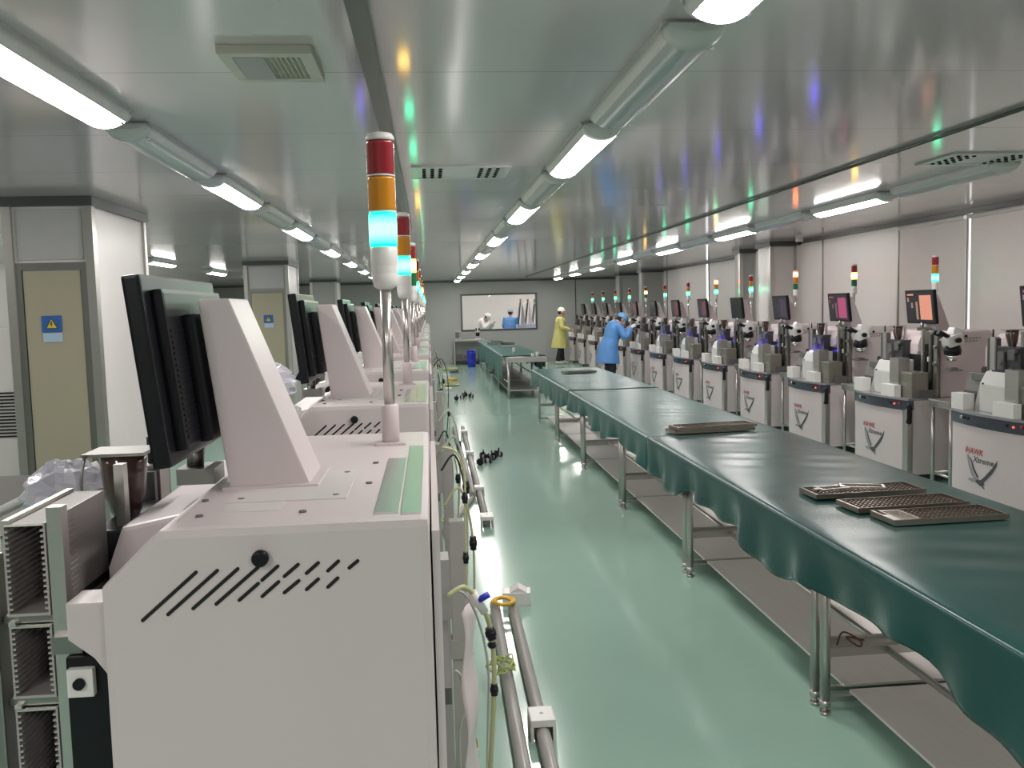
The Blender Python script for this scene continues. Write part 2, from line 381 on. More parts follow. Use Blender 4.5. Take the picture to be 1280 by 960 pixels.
# cable duct, conduit, vents, camera
MB().box(-.20, -.145, 1.2, 9.5, CEIL-.05, CEIL-.001).build('ceiling_duct', TRAYDUCT)
tag(bpy.data.objects['ceiling_duct'], 'dark grey cable duct running along the ceiling above the left machines', 'duct')
cd = MB().tube([(2.80, 1.5, CEIL-.012), (2.80, 26, CEIL-.012)], .011, sub=1).build('ceiling_conduit', TRAYDUCT)
tag(cd, 'thin dark conduit running along the ceiling above the green tables', 'conduit')
def vent(name, label, cx, cy, wx, wy, style):
    v = thing(name, label, 'ceiling vent', (cx, cy, CEIL))
    fr = MB()
    th = .03 if style == 'slat' else .012
    for x0, x1, y0, y1 in ((-wx/2, wx/2, -wy/2, -wy/2+.045), (-wx/2, wx/2, wy/2-.045, wy/2), (-wx/2, -wx/2+.045, -wy/2+.045, wy/2-.045), (wx/2-.045, wx/2, -wy/2+.045, wy/2-.045)):
        fr.box(x0, x1, y0, y1, -th, 0, bev=.003)
    VC = mat('vent_cream', (.55, .54, .46), .4); fr.build('frame', VC if style == 'slat' else FIXW, v)
    MB().box(-wx/2+.04, wx/2-.04, -wy/2+.04, wy/2-.04, -.008, -.001).build('backing', DGREY if style == 'slat' else FIXW, v)
    s = MB()
    if style == 'slat':
        n = 12
        for i in range(n):
            x = -wx/2+.06+i*(wx-.12)/(n-1)
            s.box(x-.004, x+.004, -wy/2+.045, wy/2-.045, -.024, -.010, rot=R('Y', 35))
        s.build('slat_set', VC, v)
        MB().box(-wx/2+.04, -.01, -wy/2+.05, wy/2-.05, -.03, -.02).build('flap', GREYP, v)
    else:
        for i in (0, 1, 2, 7, 8, 9):
            for j in range(5):
                s.cyl((-wx/2+.08+i*(wx-.16)/9, -wy/2+.08+j*(wy-.16)/4, -.016), (-wx/2+.08+i*(wx-.16)/9, -wy/2+.08+j*(wy-.16)/4, -.0085), .012, n=8)
        s.build('perforation', SLOT, v)
vent('ceiling_vent', 'cream slatted ceiling vent near the tall signal tower', -.51, 3.29, .31, .38, 'slat')
vent('ceiling_vent', 'flat perforated ceiling vent just right of the signal towers', .23, 5.9, .62, .5, 'perf')
vent('ceiling_vent', 'flat ceiling vent at upper right near the right wall', 3.55, 5.6, .62, .45, 'perf')
cam_ = thing('security_camera', 'small white dome camera on the ceiling beside the right wall', 'camera', (5.3, 12.6, CEIL))
MB().lathe([(.05, 0), (.055, -.03), (.045, -.05)]).build('mount', WPLAS, cam_); MB().ball((0, 0, -.055), .042, (1, 1, .9)).build('dome', BLACK, cam_)

# roller blinds on the right wall
for i, (y0, y1, lb) in enumerate(((5.4, 8.765, 'pale roller blind on the right wall, nearer side of the bright slit'), (8.85, 10.15, 'pale roller blind on the right wall, further side of the bright slit'))):
    b = thing('roller_blind', lb, 'blind', (RX, y0, 0), group='roller blinds on the right wall')
    MB().box(-.022, -.016, 0, y1-y0, .7, 2.50).build('fabric', BLIND, b)
    MB().cyl((-.03, 0, 2.50), (-.03, y1-y0, 2.50), .022).build('roller', WPLAS, b)
    MB().box(-.03, -.01, 0, y1-y0, .68, .70, bev=.003).build('bottom_bar', WPLAS, b)

# ------------------------------------------------------------------ wire bonder (front faces -X, origin at floor, front centre)
def front_x(y): return -.05*(1-((y-.04)/.46)**2)
def text_mesh(s, size, shear=0.):
    cu = bpy.data.curves.new('t', 'FONT'); cu.body = s; cu.size = size; cu.shear = shear; cu.extrude = 0; cu.resolution_u = 2; cu.offset = .012*size
    o = bpy.data.objects.new('t', cu); COL.objects.link(o)
    dg = bpy.context.evaluated_depsgraph_get(); me = bpy.data.meshes.new_from_object(o.evaluated_get(dg))
    bpy.data.objects.remove(o); bpy.data.curves.remove(cu); return me
def logo(parent):
    bm = bmesh.new()
    K = 1.32
    def W(y): return .26-(.26-y)*K
    def place(pts): return [bm.verts.new((front_x(W(y))-.003, W(y), z)) for y, z in pts]
    def add_text(s, size, y0, z0, mi, shear, wid):
        me = text_mesh(s, size, shear); xs = [v.co.x for v in me.vertices]; k = wid/(max(xs)-min(xs)); x0 = min(xs)
        vs = [bm.verts.new((0, W(y0-(v.co.x-x0)*k), z0+v.co.y)) for v in me.vertices]
        for v in vs: v.co.x = front_x(v.co.y)-.003
        for p in me.polygons:
            try: f = bm.faces.new([vs[i] for i in p.vertices]); f.material_index = mi
            except ValueError: pass
        bpy.data.meshes.remove(me)
    add_text('iHAWK', .066, .25, .455, 0, .2, .19)
    add_text('Xtreme', .066, .165, .395, 1, .2, .20)
    def poly(pts, mi):
        f = bm.faces.new(place(pts)); f.material_index = mi
    # spread wings in a V, tail fan and head
    poly([(.232, .435), (.215, .44), (.19, .36), (.150, .295), (.118, .262), (.135, .245), (.18, .29), (.215, .36)], 2)
    poly([(.21, .43), (.195, .42), (.165, .335), (.115, .27), (.105, .285), (.15, .345), (.18, .41)], 1)
    poly([(-.065, .455), (-.055, .40), (-.02, .335), (.04, .265), (.075, .24), (.085, .26), (.045, .30), (.0, .355), (-.035, .40)], 1)
    poly([(.135, .26), (.06, .265), (.045, .235), (.085, .215), (.13, .235)], 1)
    poly([(.20, .255), (.13, .262), (.125, .235), (.165, .228), (.215, .238)], 2)
    poly([(.085, .22), (.06, .225), (.04, .195), (.06, .205)], 1)
    bmesh.ops.recalc_face_normals(bm, faces=bm.faces[:])
    me = bpy.data.meshes.new('logo'); bm.to_mesh(me); bm.free()
    for q in (INKR, INKD, INKG): me.materials.append(q)
    o = bpy.data.objects.new('logo', me); COL.objects.link(o); o.parent = parent
    return o
ZT = 1.385
def arc_slab(mb, y0, y1, z0, z1, off, back, n=14):
    ys = [y0+(y1-y0)*i/n for i in range(n+1)]
    mb.prism([(front_x(y)+off, y) for y in ys]+[(back, y1), (back, y0)], z0, z1, 'xy')
def make_bonder():
    r = thing('wire_bonder', 'x', 'machine')
    MB().box(.05, .79, -.5, .5, .08, .775, bev=.006).build('base_cabinet', WHITE, r)
    f = MB()
    for x in (.12, .7):
        for y in (-.42, .42): f.cyl((x, y, 0), (x, y, .09), .025).cyl((x, y, 0), (x, y, .015), .04)
    f.build('foot_set', STEELD, r)
    fp = MB(); arc_slab(fp, -.42, .5, .07, .69, 0, .06); fp = fp.build('front_panel', WHITE, r)
    logo(fp)
    MB().box(.0, .055, -.505, -.425, .07, .69, bev=.008).build('corner_post', STEEL, r)
    cs = MB(); arc_slab(cs, -.505, .505, .675, .765, -.012, .06); cs = cs.build('control_strip', STRIPB, r)
    def onstrip(y, z, rr, m_, nm, par=cs):
        x = front_x(y)-.012
        MB().cyl((x+.003, y, z), (x-.008, y, z), rr, n=12).build(nm, m_, par)
    onstrip(.30, .73, .016, CHROME, 'power_button'); onstrip(.20, .73, .013, BLACK, 'push_button'); onstrip(.26, .73, .012, BLACK, 'push_button'); onstrip(-.33, .725, .008, LED, 'status_light'); onstrip(-.27, .73, .012, BLACK, 'push_button'); onstrip(-.40, .735, .012, mat('red_button', (.4, .02, .02), .3), 'stop_button')
    dk = MB(); arc_slab(dk, -.51, .51, .766, .785, -.02, .8); dk.build('deck', mat('deck_grey', (.42, .43, .45), .25, .6), r)
    h = MB(); h.tube([(-.005, -.525, .57), (-.005, -.545, .60), (-.005, -.545, .70), (-.005, -.525, .73)], .022, n=12); h.ball((-.005, -.54, .58), .026).ball((-.005, -.54, .72), .026); h.build('grab_handle', BLACK, r)
    # rear housing with chamfered front shoulder
    hs = MB().prism([(.31, .785), (.31, 1.30), (.40, ZT), (.80, ZT), (.80, .785)], -.5, .5, 'xz', bev=.014).build('rear_housing', WHITE, r)
    v = MB()
    def slot(x0, z0, x1, z1):
        d = Vector((x1-x0, z1-z0)).normalized(); nrm = Vector((-d.y, d.x)); w = .0027
        pts = []
        for c, s in (((x0, z0), -1), ((x1, z1), 1)):
            for k in range(7):
                a = PI*k/6; q = Vector(c)+(nrm*math.cos(a)*(1 if s > 0 else -1)+d*math.sin(a)*s)*w
                pts.append((q.x, q.y))
        v.prism(pts, -.5012, -.498, 'xz')
    for s in ((.370,1.250,.451,1.319),(.407,1.257,.482,1.320),(.444,1.264,.512,1.321),(.478,1.269,.542,1.322),(.547,1.302,.571,1.322),(.580,1.306,.601,1.323),(.613,1.309,.631,1.324),(.645,1.311,.661,1.325),(.677,1.314,.690,1.324),(.512,1.273,.541,1.297),(.546,1.277,.571,1.298),(.579,1.281,.601,1.298),(.612,1.284,.630,1.299),(.644,1.286,.659,1.299)): slot(*s)
    v.build('vent_grille', SLOT, hs)
    kx, kz = .547, 1.337
    MB().lathe([(.010, 0), (.0125, .003), (.0125, .012), (.009, .014), (.004, .012)], (kx, -.5, kz), n=18, axis=(0, -1, 0)).build('thumb_knob', BLACK, hs)
    p = MB()
    p.box(.46, .66, -.33, -.05, ZT, ZT+.002).box(.47, .56, -.40, -.335, ZT, ZT+.0015)
    p.build('access_plate', mat('plate_white', (.60, .555, .55), .34), hs)
    p = MB()
    for x, y in ((.48, -.30), (.64, -.30), (.48, -.08), (.64, -.08), (.44, -.42), (.60, -.42), (.69, -.2), (.69, .02), (.42, -.30)): p.cyl((x, y, ZT), (x, y, ZT+.003), .006, n=8)
    p.build('screw_set', DGREY, hs)
    MB().box(.715, .752, -.46, .06, ZT, ZT+.003).build('cover_strip', BRUSH, hs); MB().box(.757, .788, -.47, .22, ZT, ZT+.003).build('cover_strip', BRUSH, hs)
    MB().box(.803, .815, -.48, .48, .12, 1.36).build('rear_door', WHITE, r)
    MB().box(.816, .835, .10, .17, .3, 1.15).build('cable_duct', GREYP, r)
    MB().box(.816, .828, -.3, .05, 1.0, 1.03).build('socket_strip', DGREY, r)
    # shoulder block in front of the housing
    MB().prism([(.236, .785), (.236, 1.265), (.262, 1.335), (.41, 1.362), (.41, .785)], -.25, .44, 'xz', bev=.008).build('shoulder_cover', WHITE, r)
    MB().prism([(.248, 1.272), (.315, 1.272), (.315, 1.14), (.285, 1.185), (.248, 1.215)], -.47, -.40, 'xz', bev=.004).build('side_bracket', WHITE, r)
    # monitor and its bracket
    br = MB().prism([(.400, 1.73), (.455, 1.73), (.585, ZT), (.44, ZT)], -.20, -.03, 'xz', bev=.004).build('monitor_bracket', WHITE, r)
    MB().box(.43, .60, -.215, -.015, ZT, ZT+.006).build('bracket_foot', WHITE, br)
    mo = MB(); rot = R('Y', -6); piv = (.35, -.1, 1.61)
    mo.box(.335, .365, -.35, .15, 1.45, 1.77, bev=.006, rot=rot, piv=piv); mo = mo.build('monitor', BLACK, r)
    b = MB(); b.box(.362, .385, -.31, .11, 1.47, 1.745, bev=.008, rot=rot, piv=piv); b.box(.38, .405, -.22, .02, 1.47, 1.70, bev=.01, rot=rot, piv=piv)
    for k in range(20): b.box(.384, .3875, -.30, -.225, 1.49+.0095*k, 1.4945+.0095*k, rot=rot, piv=piv)
    b.build('rear_cover', BLACK, mo)
    s = MB()
    def sb(y0, y1, z0, z1, mi, off): s.m(mi); s.box(.3335-off, .3345, y0, y1, z0, z1, rot=rot, piv=piv)
    sb(-.332, .132, 1.468, 1.752, 0, 0)
    sb(-.30, -.10, 1.49, 1.72, 1, .0006); sb(-.065, -.03, 1.49, 1.66, 2, .0006); sb(.02, .05, 1.60, 1.65, 2, .0006); sb(.0, .11, 1.72, 1.735, 1, .0006); sb(.085, .115, 1.66, 1.70, 2, .0006)
    s.build('screen', [SCR_OFF, SCR_OFF, SCR_OFF], mo)
    MB().cyl((.355, -.1, 1.41), (.36, -.1, 1.46), .016).box(.33, .40, -.14, -.06, ZT, 1.415).build('monitor_stem', STEELD, r)
    # signal tower
    tx, ty = .71, .29
    tw = MB().box(tx-.035, tx+.035, ty-.035, ty+.035, ZT-.01, ZT+.021).lathe([(.021, 0), (.021, .10), (.018, .105)], (tx, ty, ZT+.006)).build('signal_tower', WHITE, r)
    MB().cyl((tx, ty, ZT+.1), (tx, ty, 1.775), .0125, n=18).build('pole', mat('pole_steel', (.62, .575, .55), .26, .9, var=.03), tw)
    MB().lathe([(.014, 1.765), (.026, 1.772), (.029, 1.785), (.0315, 1.80), (.030, 1.803), (.0315, 1.806), (.030, 1.810), (.0315, 1.814), (.030, 1.818), (.0315, 1.822), (.0315, 1.862), (.030, 1.864)], (tx, ty, 0), n=26).build('lamp_base', WPLAS, tw)
    def lens(z0, z1, nm, m_):
        pr = [(.031, z0+.001)]; n = 12
        for k in range(n):
            z = z0+.002+(z1-z0-.004)*k/n; pr += [(.0325, z), (.0318, z+(z1-z0-.004)/n*.8)]
        pr.append((.031, z1-.001)); MB().lathe(pr, (tx, ty, 0), n=26).build(nm, m_, tw)
    lens(1.864, 1.943, 'green_lens', GRN_OFF); lens(1.947, 2.025, 'amber_lens', AMB_OFF); lens(2.029, 2.107, 'red_lens', RED_OFF)
    for z in (1.943, 2.025): MB().cyl((tx, ty, z), (tx, ty, z+.004), .0328).build('lens_ring', WPLAS, tw)
    MB().lathe([(.033, 2.107), (.033, 2.115), (.029, 2.123), (.015, 2.126)], (tx, ty, 0), n=26).build('lamp_cap', WPLAS, tw)
    # near magazine lift
    lf = MB().box(.222, .30, -.42, -.12, .785, 1.17, bev=.006).build('magazine_lift', BLACK, r)
    MB().box(.198, .221, -.395, -.37, .8, 1.405).build('guide_bar', STEEL, lf)
    MB().box(.198, .216, -.085, -.06, .8, 1.42).build('guide_bar', STEEL, lf)
    MB().box(.199, .245, -.41, -.30, 1.172, 1.20).build('clamp', STEELD, lf)
    s_ = MB().box(.228, .268, -.435, -.42, 1.11, 1.155, bev=.003).build('sensor_block', WPLAS, lf); MB().cyl((.248, -.442, 1.133), (.248, -.435, 1.133), .009).build('sensor_knob', BLACK, s_)
    # outer plates of the near lift, seen from the front
    g = MB().box(.240, .262, -.56, -.30, .80, 1.385).build('lift_plate', OLIVE, r)
    MB().box(.230, .239, -.42, -.36, .95, 1.27).box(.230, .239, -.50, -.47, .85, 1.36).build('lift_channel', SLOT, g)
    MB().box(.228, .238, -.345, -.33, .80, 1.36).build('lift_rail', CHROME, g)
    MB().cyl((.22, -.54, 1.1), (.24, -.54, 1.1), .02).build('roller', STEELD, g); MB().cyl((.22, -.54, 1.25), (.24, -.54, 1.25), .016).build('roller', STEELD, g)
    MB().box(.10, .30, -.52, -.25, .785, .86).build('lift_base', DGREY, r)
    # far lift column
    g = MB().box(.16, .20, .20, .27, .785, 1.37).build('far_lift_column', STEEL, r)
    MB().box(.155, .195, .275, .295, .785, 1.36).box(.155, .195, .175, .195, .785, 1.36).build('dark_rail', DGREY, g)
    MB().cyl((.15, .33, 1.10), (.19, .33, 1.10), .028).cyl((.15, .32, 1.05), (.19, .32, 1.05), .018).cyl((.17, .24, 1.37), (.17, .24, 1.43), .007).cyl((.19, .10, 1.37), (.19, .10, 1.42), .008).build('adjust_knob', RUBBER, g)
    # bond head, brown scoop and UV lamp
    hd = MB().box(.16, .31, -.115, .17, 1.08, 1.30, bev=.006).build('bond_head', mat('head_dark', (.03, .03, .035), .4), r)
    k = MB().box(.145, .16, -.06, .02, 1.20, 1.28).box(.14, .16, .06, .14, 1.12, 1.26); k.cyl((.13, .10, 1.18), (.16, .10, 1.18), .025).cyl((.13, -.02, 1.12), (.16, -.02, 1.12), .018).cyl((.12, -.08, 1.27), (.16, -.08, 1.27), .02); k.build('drive_parts', DGREY, hd)
    sc = MB().lathe([(.006, 1.272), (.014, 1.28), (.030, 1.31), (.040, 1.35), (.044, 1.39), (.045, 1.425), (.041, 1.428)], (.183, .02, 0), n=22).build('brown_scoop', BROWN, r)
    MB().box(.12, .24, -.035, .075, 1.428, 1.434).tube([(.13, -.04, 1.432), (.125, -.05, 1.36), (.16, -.03, 1.285)], .003).build('scoop_lid', STEELD, sc)
    MB().box(.11, .155, -.12, .16, 1.085, 1.115, bev=.004).build('work_lamp', uvmat(False), r)
    MB().box(.09, .30, -.12, .40, 1.02, 1.08, bev=.004).build('work_table', STEELD, r)
    # front deck housings
    MB().prism([(.05, .785), (.05, 1.0), (.10, 1.10), (.27, 1.125), (.27, .785)], -.20, .22, 'xz', bev=.01).build('input_hood', mat('hood_white', (.60, .60, .58), .3), r)
    MB().box(.045, .055, .17, .185, 1.0, 1.012).build('hood_catch', BLACK, r)
    MB().box(.02, .13, -.30, -.14, .90, 1.14).build('steel_box', STEEL, r)
    MB().box(.04, .20, -.50, -.27, .785, 1.02, bev=.012).build('olive_box', OLIVE, r)
    MB().prism([(.09, .785), (.09, .93), (.13, 1.07), (.22, 1.07), (.27, .785)], .27, .50, 'xz', bev=.006).build('hopper', DGREY, r)
    MB().prism([(.05, .785), (.05, .83), (.10, 1.02), (.17, .785)], .225, .28, 'xz').build('hopper_side', GREYP, r)
    MB().box(-.035, .06, .30, .47, .785, .915, bev=.004).build('left_block', WPLAS, r)
    MB().box(-.035, .03, -.33, -.08, .785, .895, bev=.004).build('right_block', WPLAS, r)
    # microscope on an arm at the near front corner
    sx, sy = .31, -.69
    m_ = MB().tube([(.26, -.36, 1.30), (.30, -.50, 1.33), (.31, -.62, 1.33)], .014).build('microscope_arm', BLACK, r)
    m = MB(); m.box(sx-.055, sx+.05, sy-.05, sy+.05, 1.32, 1.40, bev=.018, rot=R('Y', -18)); m.box(sx-.02, sx+.06, sy-.04, sy+.04, 1.385, 1.44, bev=.018, rot=R('Y', 18))
    m.build('microscope_head', mat('scope_white', (.68, .66, .65), .25), m_)
    m = MB()
    for q in (-1, 1): m.cyl((sx-.05, sy+q*.032, 1.385), (sx-.12, sy+q*.032, 1.42), .015, .017)
    m.cyl((sx, sy-.048, 1.36), (sx, sy-.075, 1.36), .018).cyl((sx, sy+.048, 1.36), (sx, sy+.075, 1.36), .018).build('eyepiece_pair', BLACK, m_)
    MB().lathe([(.03, 1.255), (.052, 1.26), (.055, 1.29), (.045, 1.325), (.03, 1.33)], (sx, sy, 0), n=22).build('ring_light', BLACK, m_)
    MB().lathe([(.012, 1.215), (.030, 1.22), (.038, 1.245), (.038, 1.258), (.02, 1.26)], (sx, sy, 0), n=22).build('objective', CHROME, m_)
    for q in bpy.data.objects:
        if q.parent == m_:
            for vv in q.data.vertices: vv.co = Vector((sx+(vv.co.x-sx)*1.35, sy+(vv.co.y-sy)*1.35, 1.25+(vv.co.z-1.31)*1.3))
    MB().box(sx-.06, sx+.06, sy-.06, sy+.09, 1.04, 1.055).box(sx-.035, sx+.035, sy-.035, sy+.035, 1.055, 1.07, bev=.004).build('scope_shelf', STEELD, m_)
    tw.location.z = -.015
    index_tree(r); return r

proto = make_bonder()
first = [True]
SCRCOL = {'pink': ((.45, .12, .20), (.30, .23, .23), .6), 'orange': ((.60, .25, .17), (.27, .18, .15), .75), 'magenta': ((.36, .06, .15), (.18, .08, .09), .7), 'violet': ((.045, .035, .05), (.04, .03, .08), .7),
          'maroon': ((.11, .025, .035), (.07, .03, .035), .8), 'off': None}
def place_bonder(x, y, label, group, lamps, scr, uv):
    o = proto if first[0] else copy_tree(proto)
    near = first[0]; first[0] = False
    o.location = (x, y, 0); tag(o, label, group=group)
    for nm, on in (('red_lens', RED_ON), ('amber_lens', AMB_ON), ('green_lens', GRN_ON)):
        setmat(find(o, nm), 0, on if nm[0] in lamps else {'r': RED_OFF, 'a': AMB_OFF, 'g': GRN_OFF}[nm[0]])
    s = find(o, 'screen')
    for q in range(3): setmat(s, q, SCR_OFF)
    if SCRCOL[scr]:
        a, b, k = SCRCOL[scr]; setmat(s, 1, screenmat(scr+'_main', a, k)); setmat(s, 2, screenmat(scr+'_side', b, k)); setmat(s, 0, screenmat(scr+'_back', (.02, .016, .02), .6))
    setmat(find(o, 'work_lamp'), 0, uvmat(bool(uv)))
    return o
PITCH = 1.72
gl = 'wire bonding machines in the left row'; gr = 'wire bonding machines in the right row'
lamp_word = {'r': 'red', 'a': 'amber', 'g': 'green', 'rg': 'red and green'}
LM = ['g', 'g', 'a', 'g', 'g', 'g', 'a', 'g', 'g', 'g', 'g', 'g']
left = []
for k, lm in enumerate(LM):
    lab = 'large white bonding machine in the left foreground, vented side facing the camera' if k == 0 else f'white bonding machine, {ORD[k]} from the camera in the left row, {lamp_word[lm]} tower lamp lit'
    left.append(place_bonder(-.81, 1.86+PITCH*k, lab, gl, lm, 'violet', k in (2, 5)))
# right row: lamp and screen states read from the photograph
RS = [('r', 'pink', 0), ('g', 'orange', 0), ('a', 'magenta', 1), ('r', 'violet', 1), ('g', 'off', 1), ('rg', 'maroon', 1), ('g', 'maroon', 1), ('g', 'off', 0), ('a', 'maroon', 0), ('g', 'off', 0), ('g', 'off', 0), ('g', 'off', 0), ('g', 'off', 0)]
swd = {'pink': 'pink screen', 'orange': 'orange screen', 'magenta': 'magenta screen', 'violet': 'dim violet screen', 'maroon': 'dark red screen', 'off': 'blank dark screen'}
for k, (lm, sc_, uv) in enumerate(RS):
    place_bonder(4.30, 6.59+PITCH*k, f'white bonding machine, {ORD[k]} from the camera in the right row, {swd[sc_]}', gr, lm, sc_, uv)
# the near left machine carries magazines instead of the steel boxes, and its microscope is swung to the front
for nm in ('olive_box', 'steel_box', 'lift_plate', 'input_hood', 'lift_base', 'right_block', 'microscope_arm'):
    o = find(left[0], nm)
    for q in TREE.pop(o.name, []): bpy.data.objects.remove(q)
    TREE[left[0].name].remove(o); bpy.data.objects.remove(o)
# stainless side tables between the machines of the right row
def side_table():
    r = thing('side_table', 'x', 'table')
    MB().box(0, .62, -.17, .17, .775, .80, bev=.004).box(.0, .62, -.165, -.15, .735, .775).box(0, .015, -.15, .15, .735, .775).build('tabletop', STEEL, r)
    for x in (.03, .59):
        for y in (-.14, .14): MB().cyl((x, y, 0), (x, y, .775), .016).cyl((x, y, 0), (x, y, .03), .021).build('leg', STEEL, r)
    MB().cyl((.03, -.14, .14), (.59, -.14, .14), .011).cyl((.03, .14, .14), (.59, .14, .14), .011).cyl((.03, -.14, .14), (.03, .14, .14), .011).build('lower_rail', STEEL, r)
    MB().box(.40, .44, -.16, .16, .15, .77).build('back_plate', STEELD, r)
    index_tree(r); return r
st = side_table()
for k in range(12):
    o = st if k == 0 else copy_tree(st); o.location = (4.40, 6.59+PITCH*(k+.5)+.02, 0)
    tag(o, f'narrow stainless side table between the {ORD[k]} and {ORD[k+1]} machines of the right row', group='side tables between the right machines')

# ------------------------------------------------------------------ work tables with green cloths
def work_table(L):
    r = thing('work_table', 'x', 'table'); x0, x1 = 0., .88
    MB().box(x0-.02, x1+.02, 0, L, .735, .765, bev=.004).build('tabletop', STEEL, r)
    for x in (x0+.0, x1-.0):
        for y in (.03, L-.03):
            MB().cyl((x, y, .06), (x, y, .735), .021, n=16).cyl((x, y, 0), (x, y, .012), .022, n=16).cyl((x, y, .012), (x, y, .04), .011).cyl((x, y, .035), (x, y, .06), .0225, n=16).build('leg', STEEL, r)
    for y in (.03, L-.03): MB().box(x0, x1, y-.016, y+.016, .245, .283, bev=.003).build('cross_rail', STEEL, r)
    MB().cyl((.26, .03, .262), (.26, L-.03, .262), .014).build('long_rail', STEEL, r)
    MB().box(.115, .86, .006, L-.006, .075, .087, bev=.002).build('lower_shelf', SHELFM, r)
    for y in (.03, L-.03): MB().box(.0, .88, y-.012, y+.012, .055, .075).build('shelf_rail', STEEL, r)
    index_tree(r); return r
pt = work_table(1.90); tl = ['nearest', 'second', 'third', 'fourth', 'fifth', 'sixth']
for k in range(6):
    o = pt if k == 0 else copy_tree(pt); o.location = (1.57, 1.60+1.935*k, 0)
    tag(o, f'stainless work table under green cloth, {tl[k]} from the camera in the long row', group='stainless work tables in the long row')
def cloth(name, label, x0, x1, y0, y1, zt, drop, dropr, seed, m_, ends=0.):
    rnd = random.Random(seed); ph = [rnd.uniform(0, 6.3) for _ in range(8)]
    nv = max(20, int((y1-y0)*26)); 
    prof = []  # (kind, t)
    nL, nC, nT = 12, 4, 16
    def pt(u, v):
        y = y0+(y1-y0)*v
        i = round(u*(2*nL+2*nC+nT)); fold = lambda yy, s: .6*math.sin(yy*9.3+ph[0]+s)+.5*math.sin(yy*17.1+ph[1])+.45*math.sin(yy*4.1+ph[2]+s)
        hem = 1+.16*math.sin(yy_(y)*3.25+ph[3])+.07*math.sin(y*7.7+ph[4])+.04*math.sin(y*15+ph[5])
        rr = .022; lift = .005*math.sin(y*5+ph[6])*math.sin(y*2.3+ph[7])
        if i <= nL:
            t = 1-i/nL; return Vector((x0-.012-.006*t-.028*t**1.3*(fold(y, 0)), y, zt-rr-(drop*hem-rr)*t))
        i -= nL
        if i <= nC:
            a = PI/2*i/nC; return Vector((x0+rr-.012-rr*math.cos(a), y, zt-rr+rr*math.sin(a)))
        i -= nC
        if i <= nT:
            t = i/nT; b = math.sin(PI*t); return Vector((x0+rr-.012+(x1-x0-2*rr+.024)*t, y, zt+lift*b+.0030*b*math.sin(y*23+t*9+ph[5])*math.sin(y*3.1+ph[2])))
        i -= nT
        if i <= nC:
            a = PI/2*(1-i/nC); return Vector((x1-rr+.012+rr*math.cos(a), y, zt-rr+rr*math.sin(a)))
        i -= nC; t = i/nL
        return Vector((x1+.012+.006*t+.028*t**1.3*fold(y, 2), y, zt-rr-(dropr*hem-rr)*t))
    def yy_(y): return y
    b = MB().grid(lambda u, v: pt(u, v), 2*nL+2*nC+nT, nv)
    bmesh.ops.recalc_face_normals(b.bm, faces=b.bm.faces[:])
    o = b.build(name, m_)
    md = o.modifiers.new('thick', 'SOLIDIFY'); md.thickness = .0025; md.offset = -1
    return tag(o, label, 'tablecloth', 'green vinyl cloths on the long row')
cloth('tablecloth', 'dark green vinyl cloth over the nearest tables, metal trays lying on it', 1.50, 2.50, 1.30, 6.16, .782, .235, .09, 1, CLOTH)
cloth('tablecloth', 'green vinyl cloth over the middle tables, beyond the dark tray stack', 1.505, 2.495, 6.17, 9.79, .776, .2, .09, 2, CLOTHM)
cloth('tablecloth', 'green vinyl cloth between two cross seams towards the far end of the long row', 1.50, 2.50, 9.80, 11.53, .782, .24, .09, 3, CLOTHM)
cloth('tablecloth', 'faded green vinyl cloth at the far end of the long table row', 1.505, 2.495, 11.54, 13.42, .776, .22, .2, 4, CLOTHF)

# far table group with lower shelves
def far_table():
    r = thing('shelf_table', 'x', 'table'); L = 2.3; W = .76
    MB().box(0, W, 0, L, .735, .765, bev=.004).box(0, W, 0, .02, .68, .735).build('tabletop', STEEL, r)
    for x in (.025, W-.025):
        for y in (.03, L-.03): MB().cyl((x, y, 0), (x, y, .735), .022).build('leg', STEEL, r)
    MB().box(.02, W-.02, .03, L-.03, .14, .165).build('lower_shelf', STEEL, r)
    MB().cyl((.025, .03, .30), (.025, L-.03, .30), .013).cyl((W-.025, .03, .30), (W-.025, L-.03, .30), .013).build('side_rail', STEEL, r)
    index_tree(r); return r
ft = far_table()
for k in range(4):
    o = ft if k == 0 else copy_tree(ft); o.location = (1.42, 16.8+2.36*k, 0)
    tag(o, f'stainless table with a lower shelf, {tl[k]} of the far group by the window', group='shelf tables of the far group')
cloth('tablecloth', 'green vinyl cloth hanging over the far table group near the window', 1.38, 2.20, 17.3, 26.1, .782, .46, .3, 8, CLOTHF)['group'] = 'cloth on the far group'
# small items on the far group
def flat(name, label, cat, x, y, z, sx, sy, sz, m_, rz=0., group=None, bev=.003):
    o = MB().box(-sx/2, sx/2, -sy/2, sy/2, 0, sz, bev=bev).build(name, m_); o.location = (x, y, z); o.rotation_euler = (0, 0, rz); return tag(o, label, cat, group)
flat('paper_sheet', 'white paper sheet on the bare near end of the far steel table', 'paper', 1.62, 17.05, .766, .28, .21, .004, WPLAS, .2)
flat('paper_sheet', 'white paper sheet on the far green cloth before the window', 'paper', 1.85, 21.5, .797, .3, .21, .004, WPLAS, .1)
def open_tray(name, label, x, y, z, sx, sy, m_, rz=0., group=None):
    t = thing(name, label, 'tray', (x, y, z), rz, group)
    MB().box(-sx/2, sx/2, -sy/2, sy/2, 0, .006).build('base', m_, t)
    e = MB()
    e.box(-sx/2, sx/2, -sy/2, -sy/2+.008, .006, .05).box(-sx/2, sx/2, sy/2-.008, sy/2, .006, .05).box(-sx/2, -sx/2+.008, -sy/2+.008, sy/2-.008, .006, .05).box(sx/2-.008, sx/2, -sy/2+.008, sy/2-.008, .006, .05)
    e.build('rim', m_, t); return t
